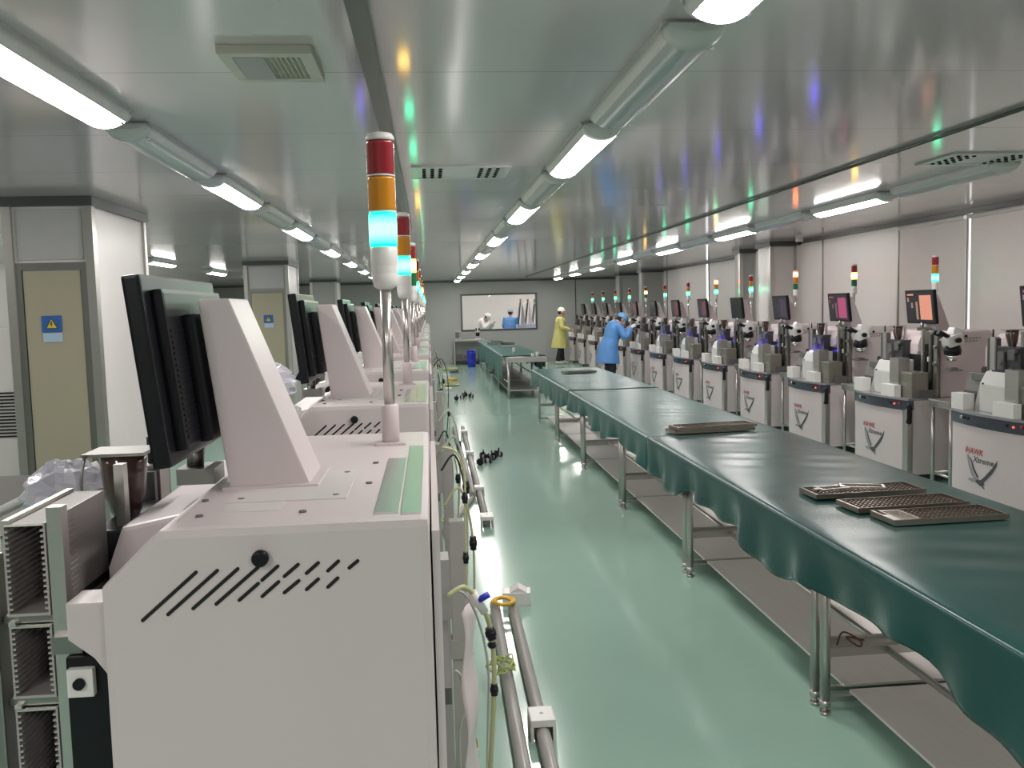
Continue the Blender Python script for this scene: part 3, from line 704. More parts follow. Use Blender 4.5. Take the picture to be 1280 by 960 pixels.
for i, (x, y, lb) in enumerate(((1.6, 23.1, 'small dark tray on the far cloth, left one below the window'), (1.78, 24.0, 'small dark tray on the far cloth, further one below the window'), (1.95, 22.7, 'small dark tray on the far cloth, right one below the window'))):
    open_tray('parts_tray', lb, x, y, .785, .26, .34, STEELD, .15*i, 'dark trays on the far cloth')
for i, (x, y, h) in enumerate(((1.95, 17.15, .05), (2.05, 17.3, .07), (1.72, 18.6, .09))):
    tag(MB().lathe([(.03, 0), (.034, .01), (.034, h), (.02, h+.01)], (0, 0, 0)).build('small_jar', CLEARH), ['short pale jar on the bare end of the far steel table', 'taller pale jar near the edge of the far steel table', 'pale jar standing on the far green cloth'][i], 'jar').location = (x, y, .766 if i < 2 else .785)

# bench against the far wall, with its things
r = thing('wall_bench', 'grey steel bench with a lower shelf standing against the far wall under the window', 'table', (.72, 27.6, 0))
MB().box(0, .95, 0, .62, .73, .76, bev=.004).build('tabletop', GREYP, r)
for x in (.02, .93):
    for y in (.03, .59): MB().box(x-.018, x+.018, y-.018, y+.018, 0, .73).build('leg', GREYP, r)
MB().box(.03, .92, .03, .59, .14, .165).build('lower_shelf', DGREY, r)
b = thing('instrument_box', 'small grey instrument on the left end of the far bench', 'instrument', (.86, 27.85, .76))
MB().box(-.10, .10, -.1, .1, 0, .28, bev=.008).build('case', GREYP, b); MB().box(-.075, .04, -.106, -.1, .06, .24).build('display', DGREY, b); MB().cyl((.07, -.112, .2), (.07, -.1, .2), .016).cyl((.07, -.112, .12), (.07, -.1, .12), .016).build('dial', BLACK, b)
b = thing('desk_microscope', 'white and black binocular microscope on the far bench before the window', 'microscope', (1.47, 27.8, .76))
MB().box(-.09, .09, -.1, .1, 0, .03, bev=.008).cyl((0, .06, .03), (0, .06, .26), .018).build('stand', WPLAS, b)
MB().lathe([(.05, .10), (.065, .14), (.06, .2), (.03, .23)], (0, -.01, 0)).build('head', BLACK, b)
MB().ball((0, -.02, .26), .07, (1, .9, .8)).build('white_cover', WPLAS, b)
MB().cyl((-.035, -.06, .28), (-.05, -.10, .34), .022).cyl((.035, -.06, .28), (.05, -.10, .34), .022).build('eyepiece', BLACK, b)
flat('storage_box', 'dark box on the lower shelf of the far bench, left one', 'box', .9, 27.9, .165, .18, .25, .14, DGREY); flat('storage_box', 'dark box on the lower shelf of the far bench, right one', 'box', 1.15, 27.9, .165, .2, .25, .11, DGREY)
b = thing('blue_barrel', 'bright blue plastic barrel beside the far end of the far table group', 'barrel', (1.20, 26.5, 0))
MB().lathe([(.11, 0), (.125, .03), (.13, .2), (.122, .22), (.13, .24), (.13, .42), (.12, .46)], n=22).build('body', BLUEP, b); MB().lathe([(.125, .46), (.127, .49), (.11, .50)], n=22).build('lid', BLUEP, b)

# leadframe trays on the near cloth
def pin_tray(name, label, x, y, z, sx, sy, rz, tab=False, tilt=0.):
    t = thing(name, label, 'tray', (x, y, z), rz, 'metal trays on the green cloth'); t.rotation_euler = (0, tilt, rz)
    h = .022
    MB().box(-sx/2, sx/2, -sy/2, sy/2, 0, .006).build('base', TRAYM, t)
    e = MB().box(-sx/2, sx/2, -sy/2, -sy/2+.006, .006, h).box(-sx/2, sx/2, sy/2-.006, sy/2, .006, h).box(-sx/2, -sx/2+.012, -sy/2+.006, sy/2-.006, .006, h).box(sx/2-.012, sx/2, -sy/2+.006, sy/2-.006, .006, h)
    e.build('rim', TRAYM, t)
    g = MB(); nx, ny = int(sx/.022), 7; x00 = -sx/2+.02+(.12 if tab else 0)
    for i in range(nx):
        for j in range(ny):
            xx = x00+i*.022
            if xx > sx/2-.02: continue
            yy = -sy/2+.016+j*(sy-.032)/(ny-1); g.box(xx-.004, xx+.004, yy-.006, yy+.006, .006, .017)
    g.build('pin_grid', TRAYM, t)
    if tab:
        MB().box(-sx/2-.004, -sx/2+.03, -sy/2, -sy/2+.09, h, h+.003).build('bright_tab', ALU, t)
        f = MB().box(-sx/2+.03, -sx/2+.12, -sy/2+.015, -sy/2+.025, .006, h).box(-sx/2+.03, -sx/2+.12, sy/2-.025, sy/2-.015, .006, h).box(-sx/2+.03, -sx/2+.036, -sy/2+.025, sy/2-.025, .006, h).box(-sx/2+.112, -sx/2+.12, -sy/2+.025, sy/2-.025, .006, h); f.build('inner_frame', ALU, t)
    return t
ZC = .7875
pin_tray('leadframe_tray', 'metal pin tray with a bright corner tab, nearest on the green cloth', 2.08, 3.52, ZC, .50, .19, .04, True)
pin_tray('leadframe_tray', 'metal pin tray just behind the one with the bright corner tab', 2.05, 3.76, ZC, .52, .19, .06)
pin_tray('leadframe_tray', 'metal pin tray with two loose frames lying on it', 2.01, 4.05, ZC, .54, .18, .04)
pin_tray('leadframe_tray', 'lower tray of the dark stack further along the green cloth', 1.98, 6.28, ZC, .60, .20, .10)
pin_tray('leadframe_tray', 'upper tray of the dark stack further along the green cloth', 2.0, 6.28, ZC+.0235, .60, .18, .13)
pin_tray('leadframe_tray', 'flat tray lying on the faded cloth at the far end of the row', 2.05, 12.4, .781, .45, .2, .3)
def clip_frame(label, x, y, z, rz, sx=.15, sy=.07):
    t = tag(MB().box(-sx/2, sx/2, -sy/2, -sy/2+.009, 0, .008).box(-sx/2, sx/2, sy/2-.009, sy/2, 0, .008).box(-sx/2, -sx/2+.012, -sy/2+.009, sy/2-.009, 0, .008).box(sx/2-.012, sx/2, -sy/2+.009, sy/2-.009, 0, .008).box(-sx/2-.02, -sx/2, -.01, .01, .002, .006).build('metal_frame', ALU), label, 'frame', 'loose metal frames on a tray')
    t.location = (x, y, z); t.rotation_euler = (0, 0, rz); return t
clip_frame('small bright metal frame on the third tray, left one', 1.87, 4.06, ZC+.0225, .15); clip_frame('longer bright metal frame on the third tray, right one', 2.02, 4.07, ZC+.0225, -.35, .2, .08)

# ------------------------------------------------------------------ magazines and small things at the near left machine
def magazine(label, x0, x1, y0, y1, z0, z1, n, top):
    t = thing('leadframe_magazine', label, 'magazine', ((x0+x1)/2, y0, z0), group='magazines stacked in the near left lift'); w = (x1-x0)/2; L = y1-y0; h = z1-z0
    for s, nm in ((-1, 'side_wall'), (1, 'side_wall')):
        b = MB(); xi = s*w
        b.box(min(xi, xi-s*.003), max(xi, xi-s*.003), 0, L, 0, h)
        for k in range(n):
            z = .012+(h-.024)*k/(n-1); b.box(min(xi-s*.003, xi-s*.008), max(xi-s*.003, xi-s*.008), 0, L, z-.0018, z+.0018)
            b.box(min(xi, xi+s*.0015), max(xi, xi+s*.0015), .03, L*.45, z-.0012, z+.0012) if s > 0 else None
        b.build(nm, MAGM, t)
    MB().box(-w+.003, w-.003, 0, L, h-.004, h-.0005).build('top_plate', top, t)
    MB().box(-w+.003, w-.003, 0, L, .0005, .005).build('bottom_plate', MAGM, t)
    MB().box(-w-.001, -w+.010, 0, L, h, h+.006).build('top_rail', ALU, t)
    return t
MX0, MX1 = -.682, -.617
magazine('topmost ribbed metal magazine at the left edge, open end facing the camera', MX0, MX1, 1.47, 1.735, 1.230, 1.380, 15, mat('bright_plate', (.78, .72, .70), .3))
magazine('middle ribbed metal magazine of the stack at the left edge', MX0, MX1, 1.47, 1.735, 1.095, 1.215, 12, ALU)
magazine('lowest ribbed metal magazine of the stack at the left edge', MX0, MX1, 1.47, 1.735, .908, 1.078, 16, ALU)
t = thing('magazine_column', 'steel magazine support column at the extreme left edge of view', 'machine part', (0, 0, 0))
MB().box(-.727, -.695, 1.46, 1.50, .80, 1.33, bev=.004).build('post', STEELD, t); MB().box(-.76, -.64, 1.47, 1.60, .787, .80).build('base', STEELD, t)
for z in (.894, 1.080, 1.2165): MB().box(-.694, -.616, 1.48, 1.73, z, z+.012).build('shelf', STEELD, t)
MB().cyl((-.715, 1.455, 1.15), (-.715, 1.44, 1.15), .02).build('cover', BLACK, t)
# crumpled film over the microscope, with a white rod
def crumple(name, label, c, sx, sy, sz, seed, m_):
    rnd = random.Random(seed); b = MB(); b.ball((0, 0, 0), 1, (sx, sy, sz), 20, 14)
    for v in b.bm.verts:
        k = 1+rnd.uniform(-.16, .16); v.co *= k
        if v.co.z < -.3*sz: v.co.z = -.3*sz
    for f in b.bm.faces: f.smooth = False
    o = b.build(name, m_); o.location = c; return tag(o, label, 'cover')
crumple('plastic_cover', 'crumpled lavender plastic cover behind the stacked magazines at the left edge', (-.785, 2.0, 1.325), .085, .10, .07, 3, LAV)
b = MB().cyl((-1.15, 2.12, 1.20), (-.80, 2.22, 1.355), .008).build('white_rod', WPLAS); tag(b, 'thin white rod sticking out to the left beside the lavender cover', 'rod')
crumple('plastic_cover', 'lavender film over the black microscope of the second left machine', (-.50, 2.89, 1.47), .075, .075, .07, 5, LAV)
# grey counter behind
r = thing('steel_counter', 'grey steel counter top behind the rod at the left edge', 'table', (-3.3, 4.6, 0))
MB().box(0, 1.15, 0, 1.1, .73, .76, bev=.004).build('tabletop', mat('counter_grey', (.17, .165, .155), .35), r)
for x in (.03, 1.12):
    for y in (.03, 1.07): MB().cyl((x, y, 0), (x, y, .73), .02).build('leg', STEEL, r)
MB().cyl((.03, .03, .15), (1.12, .03, .15), .012).cyl((1.12, .03, .15), (1.12, 1.07, .15), .012).build('lower_rail', STEEL, r)
# louvred cabinet left of the first column
r = thing('louvred_cabinet', 'pale floor cabinet with a louvred door left of the nearest column', 'cabinet', (-3.75, 7.3, 0))
MB().box(0, .60, 0, .5, .02, 1.65, bev=.006).build('body', PANELW, r); s = MB()
for k in range(14): s.box(.30, .56, -.006, .0, .80+.026*k, .812+.026*k)
s.build('louvre', SLOT, r); MB().cyl((.08, -.02, .95), (.08, -.02, 1.1), .008).build('handle', STEEL, r)

# ------------------------------------------------------------------ behind the left row: hoses, conduits, fittings
def hose(label, pts, rad, m_, fits=(), cat='hose', name='air_hose', group='hoses behind the left machines'):
    o = tag(MB().tube(pts, rad, 8, 6).build(name, m_), label, cat, group)
    for p, d, l, rr, fm in fits:
        d = Vector(d).normalized(); p = Vector(p); b = MB().cyl(p-d*l/2, p+d*l/2, rr, n=12).cyl(p-d*l*.2, p+d*l*.2, rr*1.25, n=12); b.build('fitting', fm, o)
    return o
h1 = [(.02, 1.85, 1.105), (.055, 1.87, 1.115), (.085, 1.89, 1.075), (.108, 1.90, 1.02), (.115, 1.90, .94), (.113, 1.90, .86), (.105, 1.90, .75), (.085, 1.92, .45), (.07, 1.95, .05), (.10, 2.02, .012), (.14, 2.2, .012)]
o = hose('yellowish hose with a blue valve arching from the near left machine', h1, .0055, HOSE, [((.110, 1.90, 1.0), (.2, 0, -1), .026, .010, BLACK), ((.112, 1.90, .975), (0, 0, -1), .012, .008, BLACK), ((.114, 1.90, .875), (0, 0, -1), .026, .0075, BLACK)])
MB().cyl((.072, 1.885, 1.098), (.098, 1.895, 1.05), .0095).build('white_valve', WPLAS, o); MB().cyl((.085, 1.885, 1.08), (.108, 1.885, 1.092), .007).build('valve_knob', BLUEP, o)
hose('thin clear tube hanging beside the blue valve', [(.03, 1.9, 1.10), (.06, 1.92, 1.08), (.09, 1.95, 1.0), (.105, 1.95, .9), (.10, 1.95, .75), (.08, 1.97, .3), (.08, 2.05, .01)], .003, CLEARH)
hose('thin pale tube with two black plugs hanging behind the near left machine', [(.02, 2.3, 1.35), (.06, 2.32, 1.33), (.078, 2.33, 1.26), (.075, 2.33, 1.1), (.075, 2.33, .9), (.07, 2.35, .4), (.10, 2.45, .012), (.16, 2.7, .012)], .0028, HOSE, [((.077, 2.33, 1.21), (0, 0, 1), .03, .007, BLACK), ((.075, 2.33, 1.05), (0, 0, 1), .03, .007, BLACK)])
hose('clear tube looping low behind the near left machine', [(.035, 2.2, .8), (.05, 2.2, .78), (.06, 2.2, .7), (.04, 2.2, .62), (.05, 2.21, .3), (.06, 2.25, .01)], .004, CLEARH)
rnd = random.Random(11)
ordm = ['second', 'third', 'fourth', 'fifth', 'sixth', 'seventh', 'eighth', 'ninth']
for k in range(1, 8):
    yb = 1.86+PITCH*k
    if k == 3: continue
    for j, (kind, m_, rr) in enumerate((('yellow-green', HOSE, .0045), ('clear', CLEARH, .005), ('black', RUBBER, .0045))):
        y = yb-.33+.30*j+(.05 if j else 0); z0 = rnd.uniform(.85, 1.15); a = rnd.uniform(.06, .14)
        pts = [(.03, y, z0), (.03+a*.6, y+.02, z0+.06), (.03+a, y+.04, z0-.15), (.03+a*.9, y+.05, z0*.5), (.03+a*.5, y+.06, .15), (.06+a*.6, y+.08, .012), (.08+a*.5, y+.18, .012), (.06, y+.24, .012)]
        hose(f'{kind} hose drooping behind the {ordm[k-1]} left machine', pts, rr, m_, [((.03+a, y+.04, z0-.15), (0, .1, -1), .05, .012, BLACK)] if j < 2 else ())
    if k in (1, 2, 4):
        d = tag(MB().box(.045, .10, yb-.42, yb-.36, 0, .95, bev=.004).box(.04, .105, yb-.425, yb-.355, .45, .52).build('cable_trunk', PVC), f'upright grey cable trunk behind the {ordm[k-1]} left machine', 'cable trunk', 'cable trunks behind the left machines')
s = MB().grid(lambda u, v: Vector((.05+.03*math.sin(u*2.6)+.006*math.sin(v*14+u*3), 1.98+.14*u, 1.02-.5*v+.015*math.sin(u*9))), 10, 20)
o = tag(s.build('film_sheet', PINKF), 'pale plastic sheet hanging at the rear of the near left machine', 'sheet'); o.modifiers.new('t', 'SOLIDIFY').thickness = .0015
def coil(name, label, c, rad, rr, m_, turns, cat, seed, flat_=.3):
    rnd = random.Random(seed); pts = []
    for i in range(turns*10):
        a = 2*PI*i/10; q = rad*(1+rnd.uniform(-.2, .2)); pts.append((q*math.cos(a), q*math.sin(a), rr+abs(rnd.gauss(0, flat_*rad))))
    o = MB().tube(pts, rr, 6, 3).build(name, m_); o.location = c; return tag(o, label, cat)
# grey conduits on the floor
def conduit(label, a, b, r_=.028):
    o = MB().cyl((a[0], a[1], r_+.001), (b[0], b[1], r_+.001), r_, n=18).build('grey_conduit', PVC); return tag(o, label, 'conduit', 'grey conduits lying on the floor')
conduit('near grey conduit on the floor with a green wire tied round it', (.315, 4.98), (.27, 1.9)); conduit('near grey conduit on the floor running through a white junction block', (.415, 4.93), (.37, 1.9))
conduit('far grey conduit on the floor, shorter one towards the machines', (.30, 12.7), (.345, 8.05)); conduit('far grey conduit on the floor, longer one holding white blocks', (.42, 12.7), (.40, 6.95))
conduit('short grey conduit lying at an angle towards the left machines', (.33, 7.93), (.06, 6.75), .022)
def block(label, x, y, rz=0., w=.09, d=.12, h=.065):
    t = thing('junction_block', label, 'block', (x, y, 0), rz, 'white blocks on the grey conduits')
    MB().box(-w/2, w/2, -d/2, d/2, .058, .058+.03, bev=.006).box(-w/2, -w/2+.012, -d/2, d/2, 0, .058).box(w/2-.012, w/2, -d/2, d/2, 0, .058).build('saddle', WPLAS, t)
    MB().cyl((.0, 0, .088), (.0, 0, .0895), .008).build('screw', GREYP, t); return t
block('white junction block over the near conduit', .393, 3.46, w=.1, d=.13); block('white block at the near tip of the long far conduit', .40, 6.98, w=.1, d=.16)
block('white block on the long far conduit next to the angled conduit', .403, 8.15); block('white block on the long far conduit, second from its far end', .41, 10.2); block('white block at the far end of the long far conduit', .415, 12.0)
t = thing('corner_bracket', 'white corner bracket at the far tip of the near conduits', 'bracket', (.43, 5.08, 0), -.1)
MB().box(-.06, .10, -.05, .06, 0, .075, bev=.005).build('body', WPLAS, t); MB().prism([(-.02, .075), (.08, .075), (.03, .105)], -.045, .055, 'xz').build('lid', WPLAS, t)
coil('wire_coil', 'orange yellow wire coil lying on the tips of the near conduits', (.36, 4.90, .062), .055, .009, YWIRE, 3, 'wire', 2, .12)
coil('wire_coil', 'loose yellow-green wire coil tied round the near conduit', (.27, 3.98, .062), .065, .004, GWIRE, 5, 'wire', 4, .3)
coil('wire_coil', 'small yellow wire coil at the end of the angled conduit', (.10, 6.9, .05), .055, .007, GWIRE, 3, 'wire', 6, .3)
coil('wire_coil', 'pale hose coil lying near the machine row towards the far wall', (.45, 20.2, 0), .16, .012, HOSE, 4, 'hose', 8, .12); coil('wire_coil', 'pale hose coil on the floor close to the far bench', (.55, 25.5, 0), .2, .014, HOSE, 4, 'hose', 9, .12)
def clamp(label, x, y, rz, k=1., g=None):
    t = thing('pipe_clamp', label, 'clamp', (x, y, 0), rz, g)
    MB().cyl((0, -.05*k, .055*k), (0, -.02*k, .055*k), .055*k, n=16).build('wheel', BLACK, t); MB().cyl((0, .03*k, .04*k), (0, .06*k, .04*k), .04*k, n=14).build('roller', BLACK, t)
    MB().box(-.03*k, .03*k, -.02*k, .03*k, .02*k, .07*k, bev=.006).build('bracket', mat('pale_bracket', (.5, .44, .45), .35), t); MB().cyl((0, .0, .07*k), (.02*k, 0, .15*k), .012*k).build('lever', BLACK, t); return t
for i, (x, y) in enumerate(((.50, 9.75), (.60, 9.85), (.66, 10.05), (.57, 10.15), (.74, 10.25))):
    clamp('black pipe clamp on the floor, '+['nearest', 'second', 'third', 'fourth', 'farthest'][i]+' of the nearer cluster in the aisle', x, y, i*1.3, .72, 'black clamps on the aisle floor')
for i, (x, y) in enumerate(((.46, 16.9), (.58, 17.2), (.66, 17.6), (.75, 17.3))):
    clamp('black pipe clamp on the floor, '+['nearest', 'second', 'farthest', 'rightmost'][i]+' of the cluster further down the aisle', x, y, i*1.7, .75, 'black clamps further down the aisle')
for i, (x, y, m_) in enumerate(((.36, 19.0, WPLAS), (.5, 21.5, YWIRE), (.4, 23.0, WPLAS), (.62, 24.3, DGREY))):
    flat('packing_piece', ['white packing piece on the floor behind the left row', 'yellow packing piece on the floor near the far coils', 'white packing piece on the floor near the far coils', 'dark packing piece on the floor near the far bench'][i], 'packing', x, y, 0, .14, .2, .06, m_, i*.7)
o = tag(MB().tube([(1.62, 3.47, .288), (1.66, 3.50, .33), (1.72, 3.47, .30), (1.70, 3.44, .288), (1.66, 3.47, .32), (1.75, 3.50, .29)], .004, 6, 5).build('loose_wire', COPPER), 'loose brown wire tied on the cross rail of the nearest table pair', 'wire')

# ------------------------------------------------------------------ people
def loft(mb, pts, rad, n=16, sub=3, lat=Vector((0, 1, 0))):
    P = [Vector(p) for p in pts]; rings = []
    m = len(P); Q = smooth_path(P, sub); RR = []
    for i in range(m-1):
        for k in range(sub):
            t = k/sub; RR.append((rad[i][0]*(1-t)+rad[i+1][0]*t, rad[i][1]*(1-t)+rad[i+1][1]*t))
    RR.append(rad[-1])
    for i, p in enumerate(Q):
        d = (Q[min(i+1, len(Q)-1)]-Q[max(i-1, 0)]).normalized()
        u = (lat-d*lat.dot(d))
        if u.length < .2: u = Vector((0, 0, 1))-d*d.z
        u.normalize(); v = d.cross(u)
        rings.append([mb.bm.verts.new(p+u*math.cos(2*PI*k/n)*RR[i][0]+v*math.sin(2*PI*k/n)*RR[i][1]) for k in range(n)])
    for A, B in zip(rings, rings[1:]):
        mb._new([mb.bm.faces.new((A[k], A[(k+1) % n], B[(k+1) % n], B[k])) for k in range(n)], True)
    mb._new([mb.bm.faces.new(rings[0][::-1]), mb.bm.faces.new(rings[-1])])
def fuse(mb, name, m_, vox, parent=None, smooth_it=3):
    bmesh.ops.recalc_face_normals(mb.bm, faces=mb.bm.faces[:])
    o = mb.build('tmp', m_); md = o.modifiers.new('r', 'REMESH'); md.mode = 'VOXEL'; md.voxel_size = vox; md.use_smooth_shade = True
    sm = o.modifiers.new('s', 'SMOOTH'); sm.iterations = smooth_it; sm.factor = .5
    dg = bpy.context.evaluated_depsgraph_get(); me = bpy.data.meshes.new_from_object(o.evaluated_get(dg)); me.name = name
    bpy.data.objects.remove(o)
    for p in me.polygons: p.use_smooth = True
    o = bpy.data.objects.new(name, me); COL.objects.link(o)
    if not me.materials: me.materials.append(m_)
    if parent: o.parent = parent
    return o
def person(label, loc, rz, J, coat, cap, hem, gloves=False, sleeve_end=.93):
    b = MB(); ch, nk, hd = Vector(J['chest']), Vector(J['neck']), Vector(J['head']); hp = Vector(J['hip']); ws = Vector(J['waist'])
    loft(b, [hp, ws, ch, nk-Vector((.01, 0, .05))], [(.15, .105), (.13, .095), (.165, .11), (.09, .07)])
    loft(b, [nk-Vector((0, 0, .06)), nk, nk+(hd-nk)*.6], [(.06, .06), (.052, .055), (.05, .055)])
    # head: skull, jaw, nose, ears, turned by pitch
    hb = MB(); hb.ball((0, 0, .02), .098, (1.0, .80, 1.12), 20, 14); hb.ball((.035, 0, -.055), .062, (.95, .85, 1.0), 16, 10)
    hb.ball((.098, 0, -.015), .018, (1.1, .8, 1.4)); hb.ball((.088, 0, -.065), .02, (.7, 1.3, .5)); hb.ball((.08, 0, -.105), .022)
    for s in (-1, 1): hb.ball((.0, s*.082, -.005), .026, (.7, .4, 1.2), 10, 7)
    Mh = Matrix.Translation(hd) @ Matrix.Rotation(math.radians(J['pitch']), 4, 'Y')
    bmesh.ops.transform(hb.bm, matrix=Mh, verts=hb.bm.verts[:]); tm = bpy.data.meshes.new('t'); hb.bm.to_mesh(tm); hb.bm.free(); b.bm.from_mesh(tm); bpy.data.meshes.remove(tm)
    c = MB(); tr = MB(); sh = []
    for s, side in ((1, 'l'), (-1, 'r')):
        S, E, W = Vector(J['sh'+side]), Vector(J['el'+side]), Vector(J['wr'+side])
        loft(b, [S-(E-S)*.1, S, S.lerp(E, .5), E, E.lerp(W, .4), W], [(.06, .06), (.058, .058), (.050, .050), (.042, .042), (.040, .038), (.028, .024)], 12)
        d = (W-E).normalized(); up = Vector((0, 0, 1)); sd = d.cross(up).normalized()*s*-1; dn = sd.cross(d)*s
        if dn.z > 0: dn = -dn
        loft(b, [W, W+d*.045, W+d*.09], [(.026, .018), (.04, .018), (.038, .015)], 12, 2, sd)
        for k, ln in enumerate((.062, .075, .08, .07)):
            o0 = W+d*.085+sd*(.03-.02*k); p1 = o0+d*ln*.45+dn*.008; p2 = o0+d*ln*.75+dn*.028; p3 = o0+d*ln*.85+dn*.05
            loft(b, [o0-d*.02, o0, p1, p2, p3], [(.010, .010)]*3+[(.009, .009), (.0075, .0075)], 8, 2, sd)
        o0 = W+d*.035+sd*.036; loft(b, [o0-sd*.015, o0+sd*.02+d*.02+dn*.01, o0+sd*.022+d*.055+dn*.025], [(.012, .012), (.011, .011), (.009, .009)], 8, 2, dn)
        loft(c, [S-(E-S)*.12, S, S.lerp(E, .5), E, E.lerp(W, .5), E.lerp(W, sleeve_end)], [(.07, .07), (.085, .085), (.075, .075), (.07, .07), (.062, .062), (.05, .05)], 14)
        Hh, K, A = Vector(J['th'+side]), Vector(J['kn'+side]), Vector(J['an'+side])
        loft(b, [Hh, Hh.lerp(K, .5), K, K.lerp(A, .35), A, A-Vector((0, 0, .045))], [(.085, .09), (.072, .078), (.055, .058), (.052, .056), (.035, .038), (.036, .042)], 14)
        loft(tr, [Hh+Vector((0, 0, .02)), Hh.lerp(K, .5), K, K.lerp(A, .4), A+Vector((0, 0, .01))], [(.105, .115), (.092, .10), (.076, .082), (.072, .078), (.066, .07)], 14)
        q = MB(); loft(q, [A+Vector((-.065, 0, -.035)), A+Vector((0, 0, -.03)), A+Vector((.09, 0, -.045)), A+Vector((.17, 0, -.055))], [(.034, .03), (.042, .042), (.046, .032), (.03, .02)], 14)
        for v in q.bm.verts: v.co.z = max(v.co.z, .003)
        sh.append(q)
        loft(b, [A+Vector((-.04, 0, -.045)), A+Vector((.05, 0, -.05)), A+Vector((.13, 0, -.06))], [(.028, .02), (.034, .022), (.026, .014)], 10)
    loft(tr, [hp+Vector((0, 0, .08)), hp-Vector((0, 0, .05))], [(.17, .13), (.17, .13)])
    body = fuse(b, 'person', SKIN, .009, None, 2)
    if gloves:
        body.data.materials.append(GLOVE); wr = [(Vector(J['wr'+q]), (Vector(J['wr'+q])-Vector(J['el'+q])).normalized()) for q in 'lr']
        for p in body.data.polygons:
            if any((p.center-w_).length < .22 and (p.center-w_).dot(d_) > -.01 for w_, d_ in wr): p.material_index = 1
    hm = Vector(J['hem'])
    loft(c, [hm, hm.lerp(hp, .5), hp, ws, ch, ch.lerp(nk, .6), nk-Vector((0, 0, .03))], [(.27, .25), (.25, .225), (.225, .195), (.20, .165), (.225, .155), (.185, .125), (.075, .07)], 22, 4)
    for v in c.bm.verts:  # soft vertical folds towards the hem
        t = max(0, min(1, (hp.z-v.co.z)/.4)); a = math.atan2(v.co.y-hm.y, v.co.x-hm.x)
        v.co.x += .012*t*math.cos(a)*math.sin(a*7); v.co.y += .012*t*math.sin(a)*math.sin(a*7)
    fuse(c, 'coat', coat, .012, body, 2)
    fuse(tr, 'trousers', TROUS, .014, body, 2)
    for q in sh: q.build('shoe', WPLAS, body)
    def headpart(mb, nm, m_):
        bmesh.ops.transform(mb.bm, matrix=Mh, verts=mb.bm.verts[:]); mb.build(nm, m_, body)
    k = MB(); k.ball((-.012, 0, .035), .115, (1.02, .86, .95), 20, 12)
    bmesh.ops.bisect_plane(k.bm, geom=k.bm.verts[:]+k.bm.edges[:]+k.bm.faces[:], plane_co=(0, 0, .03), plane_no=(.25, 0, -1), clear_outer=True)
    headpart(k, 'cap', cap)
    k = MB(); k.cyl((-.005, 0, .018), (.0, 0, .045), .100, .104, n=22, caps=False)
    for v in k.bm.verts: v.co.y *= .86
    headpart(k, 'cap_band', cap)
    k = MB(); k.ball((-.03, 0, .0), .090, (.85, .86, .95), 18, 12); headpart(k, 'hair', HAIR)
    for s in (-1, 1):
        k = MB(); k.ball((.088, s*.032, .012), .011, (.6, 1.2, .8), 8, 6); headpart(k, 'eye', HAIR)
    body.location = loc; body.rotation_euler = (0, 0, rz)
    return tag(body, label, 'person')
UP = dict(hip=(0, 0, .88), waist=(.0, 0, 1.04), chest=(.02, 0, 1.26), neck=(.035, 0, 1.42), head=(.06, 0, 1.535), pitch=14, hem=(-.02, 0, .48),
          shl=(.02, .17, 1.345), ell=(.06, .235, 1.09), wrl=(.29, .15, 1.0), shr=(.02, -.17, 1.345), elr=(.07, -.235, 1.09), wrr=(.30, -.14, 1.01),
          thl=(0, .085, .85), knl=(.03, .09, .46), anl=(.06, .095, .09), thr=(0, -.085, .85), knr=(.01, -.09, .46), anr=(-.08, -.095, .09))
BEND = dict(hip=(-.08, 0, .84), waist=(-.02, 0, 1.0), chest=(.03, 0, 1.22), neck=(.12, 0, 1.345), head=(.215, 0, 1.405), pitch=42, hem=(-.10, 0, .52),
            shl=(.07, .175, 1.28), ell=(.19, .25, 1.03), wrl=(.37, .15, 1.20), shr=(.07, -.175, 1.28), elr=(.20, -.26, 1.05), wrr=(.38, -.15, 1.23),
            thl=(-.08, .085, .81), knl=(-.05, .09, .45), anl=(-.10, .095, .09), thr=(-.08, -.085, .81), knr=(-.03, -.09, .45), anr=(-.06, -.10, .09))
person('person in a yellow coat and white cap standing at the far right machine, facing right', (3.84, 26.55, 0), math.radians(-8), UP, YCOAT, mat('cream_cap', (.70, .68, .55), .6), .48)
person('person in a blue coat and blue cap bending over a right row machine', (3.72, 18.3, 0), math.radians(8), BEND, BCOAT, mat('blue_cap', (.16, .36, .66), .6), .5, True)
person('person in a white coat bending forward behind the window', (1.75, 30.3, 0), math.radians(-25), BEND, WCOAT, WCOAT, .5, True)
person('person in a blue coat standing behind the window, back turned', (2.72, 30.4, 0), math.radians(75), UP, BCOAT, mat('grey_cap', (.35, .38, .42), .6), .5)
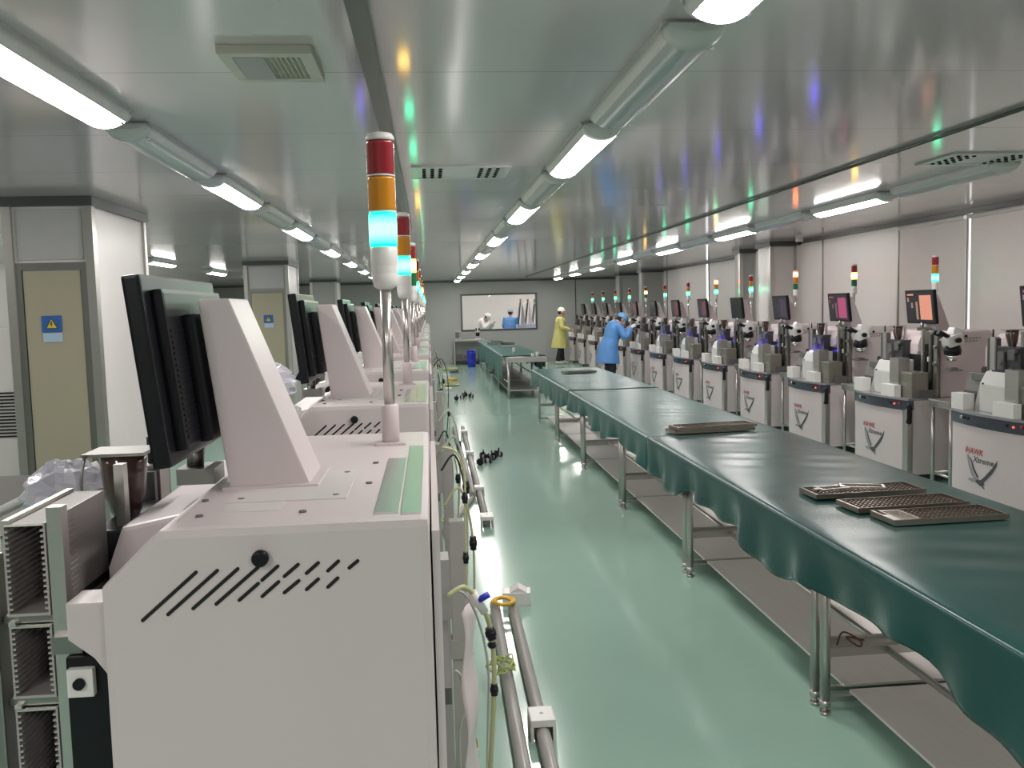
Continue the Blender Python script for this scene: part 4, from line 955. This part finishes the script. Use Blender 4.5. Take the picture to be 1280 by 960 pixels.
# equipment behind the window
r = thing('white_bench', 'white bench in the room behind the window, in front of the two people', 'table', (1.9, 31.2, 0))
MB().box(-.6, 1.2, 0, .7, .82, .86, bev=.004).build('tabletop', PANELW, r)
for x in (-.55, 1.15):
    for y in (.05, .65): MB().box(x-.02, x+.02, y-.02, y+.02, 0, .82).build('leg', STEEL, r)
for i in range(5):
    r = thing('inspection_station', f'slanted black panel on a pale station behind the window, {["leftmost", "second from left", "middle", "second from right", "rightmost"][i]}', 'machine', (2.95+.30*i, 29.6+.55*i, 0), group='stations behind the window')
    MB().box(-.10, .16, -.2, .2, 0, 1.15, bev=.01).build('body', mat('lilac_white', (.50, .50, .62), .4), r)
    MB().box(-.015, .015, -.16, .16, 1.15, 1.98, rot=R('Y', 7)).build('black_panel', BLACK, r)
    MB().prism([(.06, 1.15), (.20, 1.15), (.10, 1.85)], -.08, .08, 'xz').build('panel_bracket', WHITE, r)
b = MB().box(.2, .42, 33.40, 33.5, 1.72, 1.76); tag(b.build('wall_rail', TRIMM), 'dark rail on the back wall of the room behind the window', 'rail')

# ------------------------------------------------------------------ camera, world, view
cam = bpy.data.cameras.new('camera'); co = bpy.data.objects.new('camera', cam); COL.objects.link(co)
M3 = Matrix(((0.9954824401601048, 0.03337146598105729, -0.08888788776407353), (-0.09134509405765913, 0.08124443461859106, -0.9924995796649502), (-0.025899519773169608, 0.9961353758911389, 0.08392572772242478)))
co.matrix_world = Matrix.Translation((0, 0, H)) @ M3.to_4x4()
cam.sensor_fit = 'HORIZONTAL'; cam.sensor_width = 36; cam.lens = 1130/1280*36; cam.clip_start = .05
SC.camera = co
wd = bpy.data.worlds.new('world'); wd.use_nodes = True; wd.node_tree.nodes['Background'].inputs[0].default_value = (.5, .52, .55, 1); wd.node_tree.nodes['Background'].inputs[1].default_value = .05
SC.world = wd
SC.view_settings.view_transform = 'Standard'; SC.view_settings.look = 'None'; SC.view_settings.gamma = 1; SC.view_settings.use_curve_mapping = False
SC.view_settings.exposure = 0.6
try:
    SC.cycles.use_denoising = True; SC.cycles.max_bounces = 8; SC.cycles.sample_clamp_indirect = 6
except Exception: pass
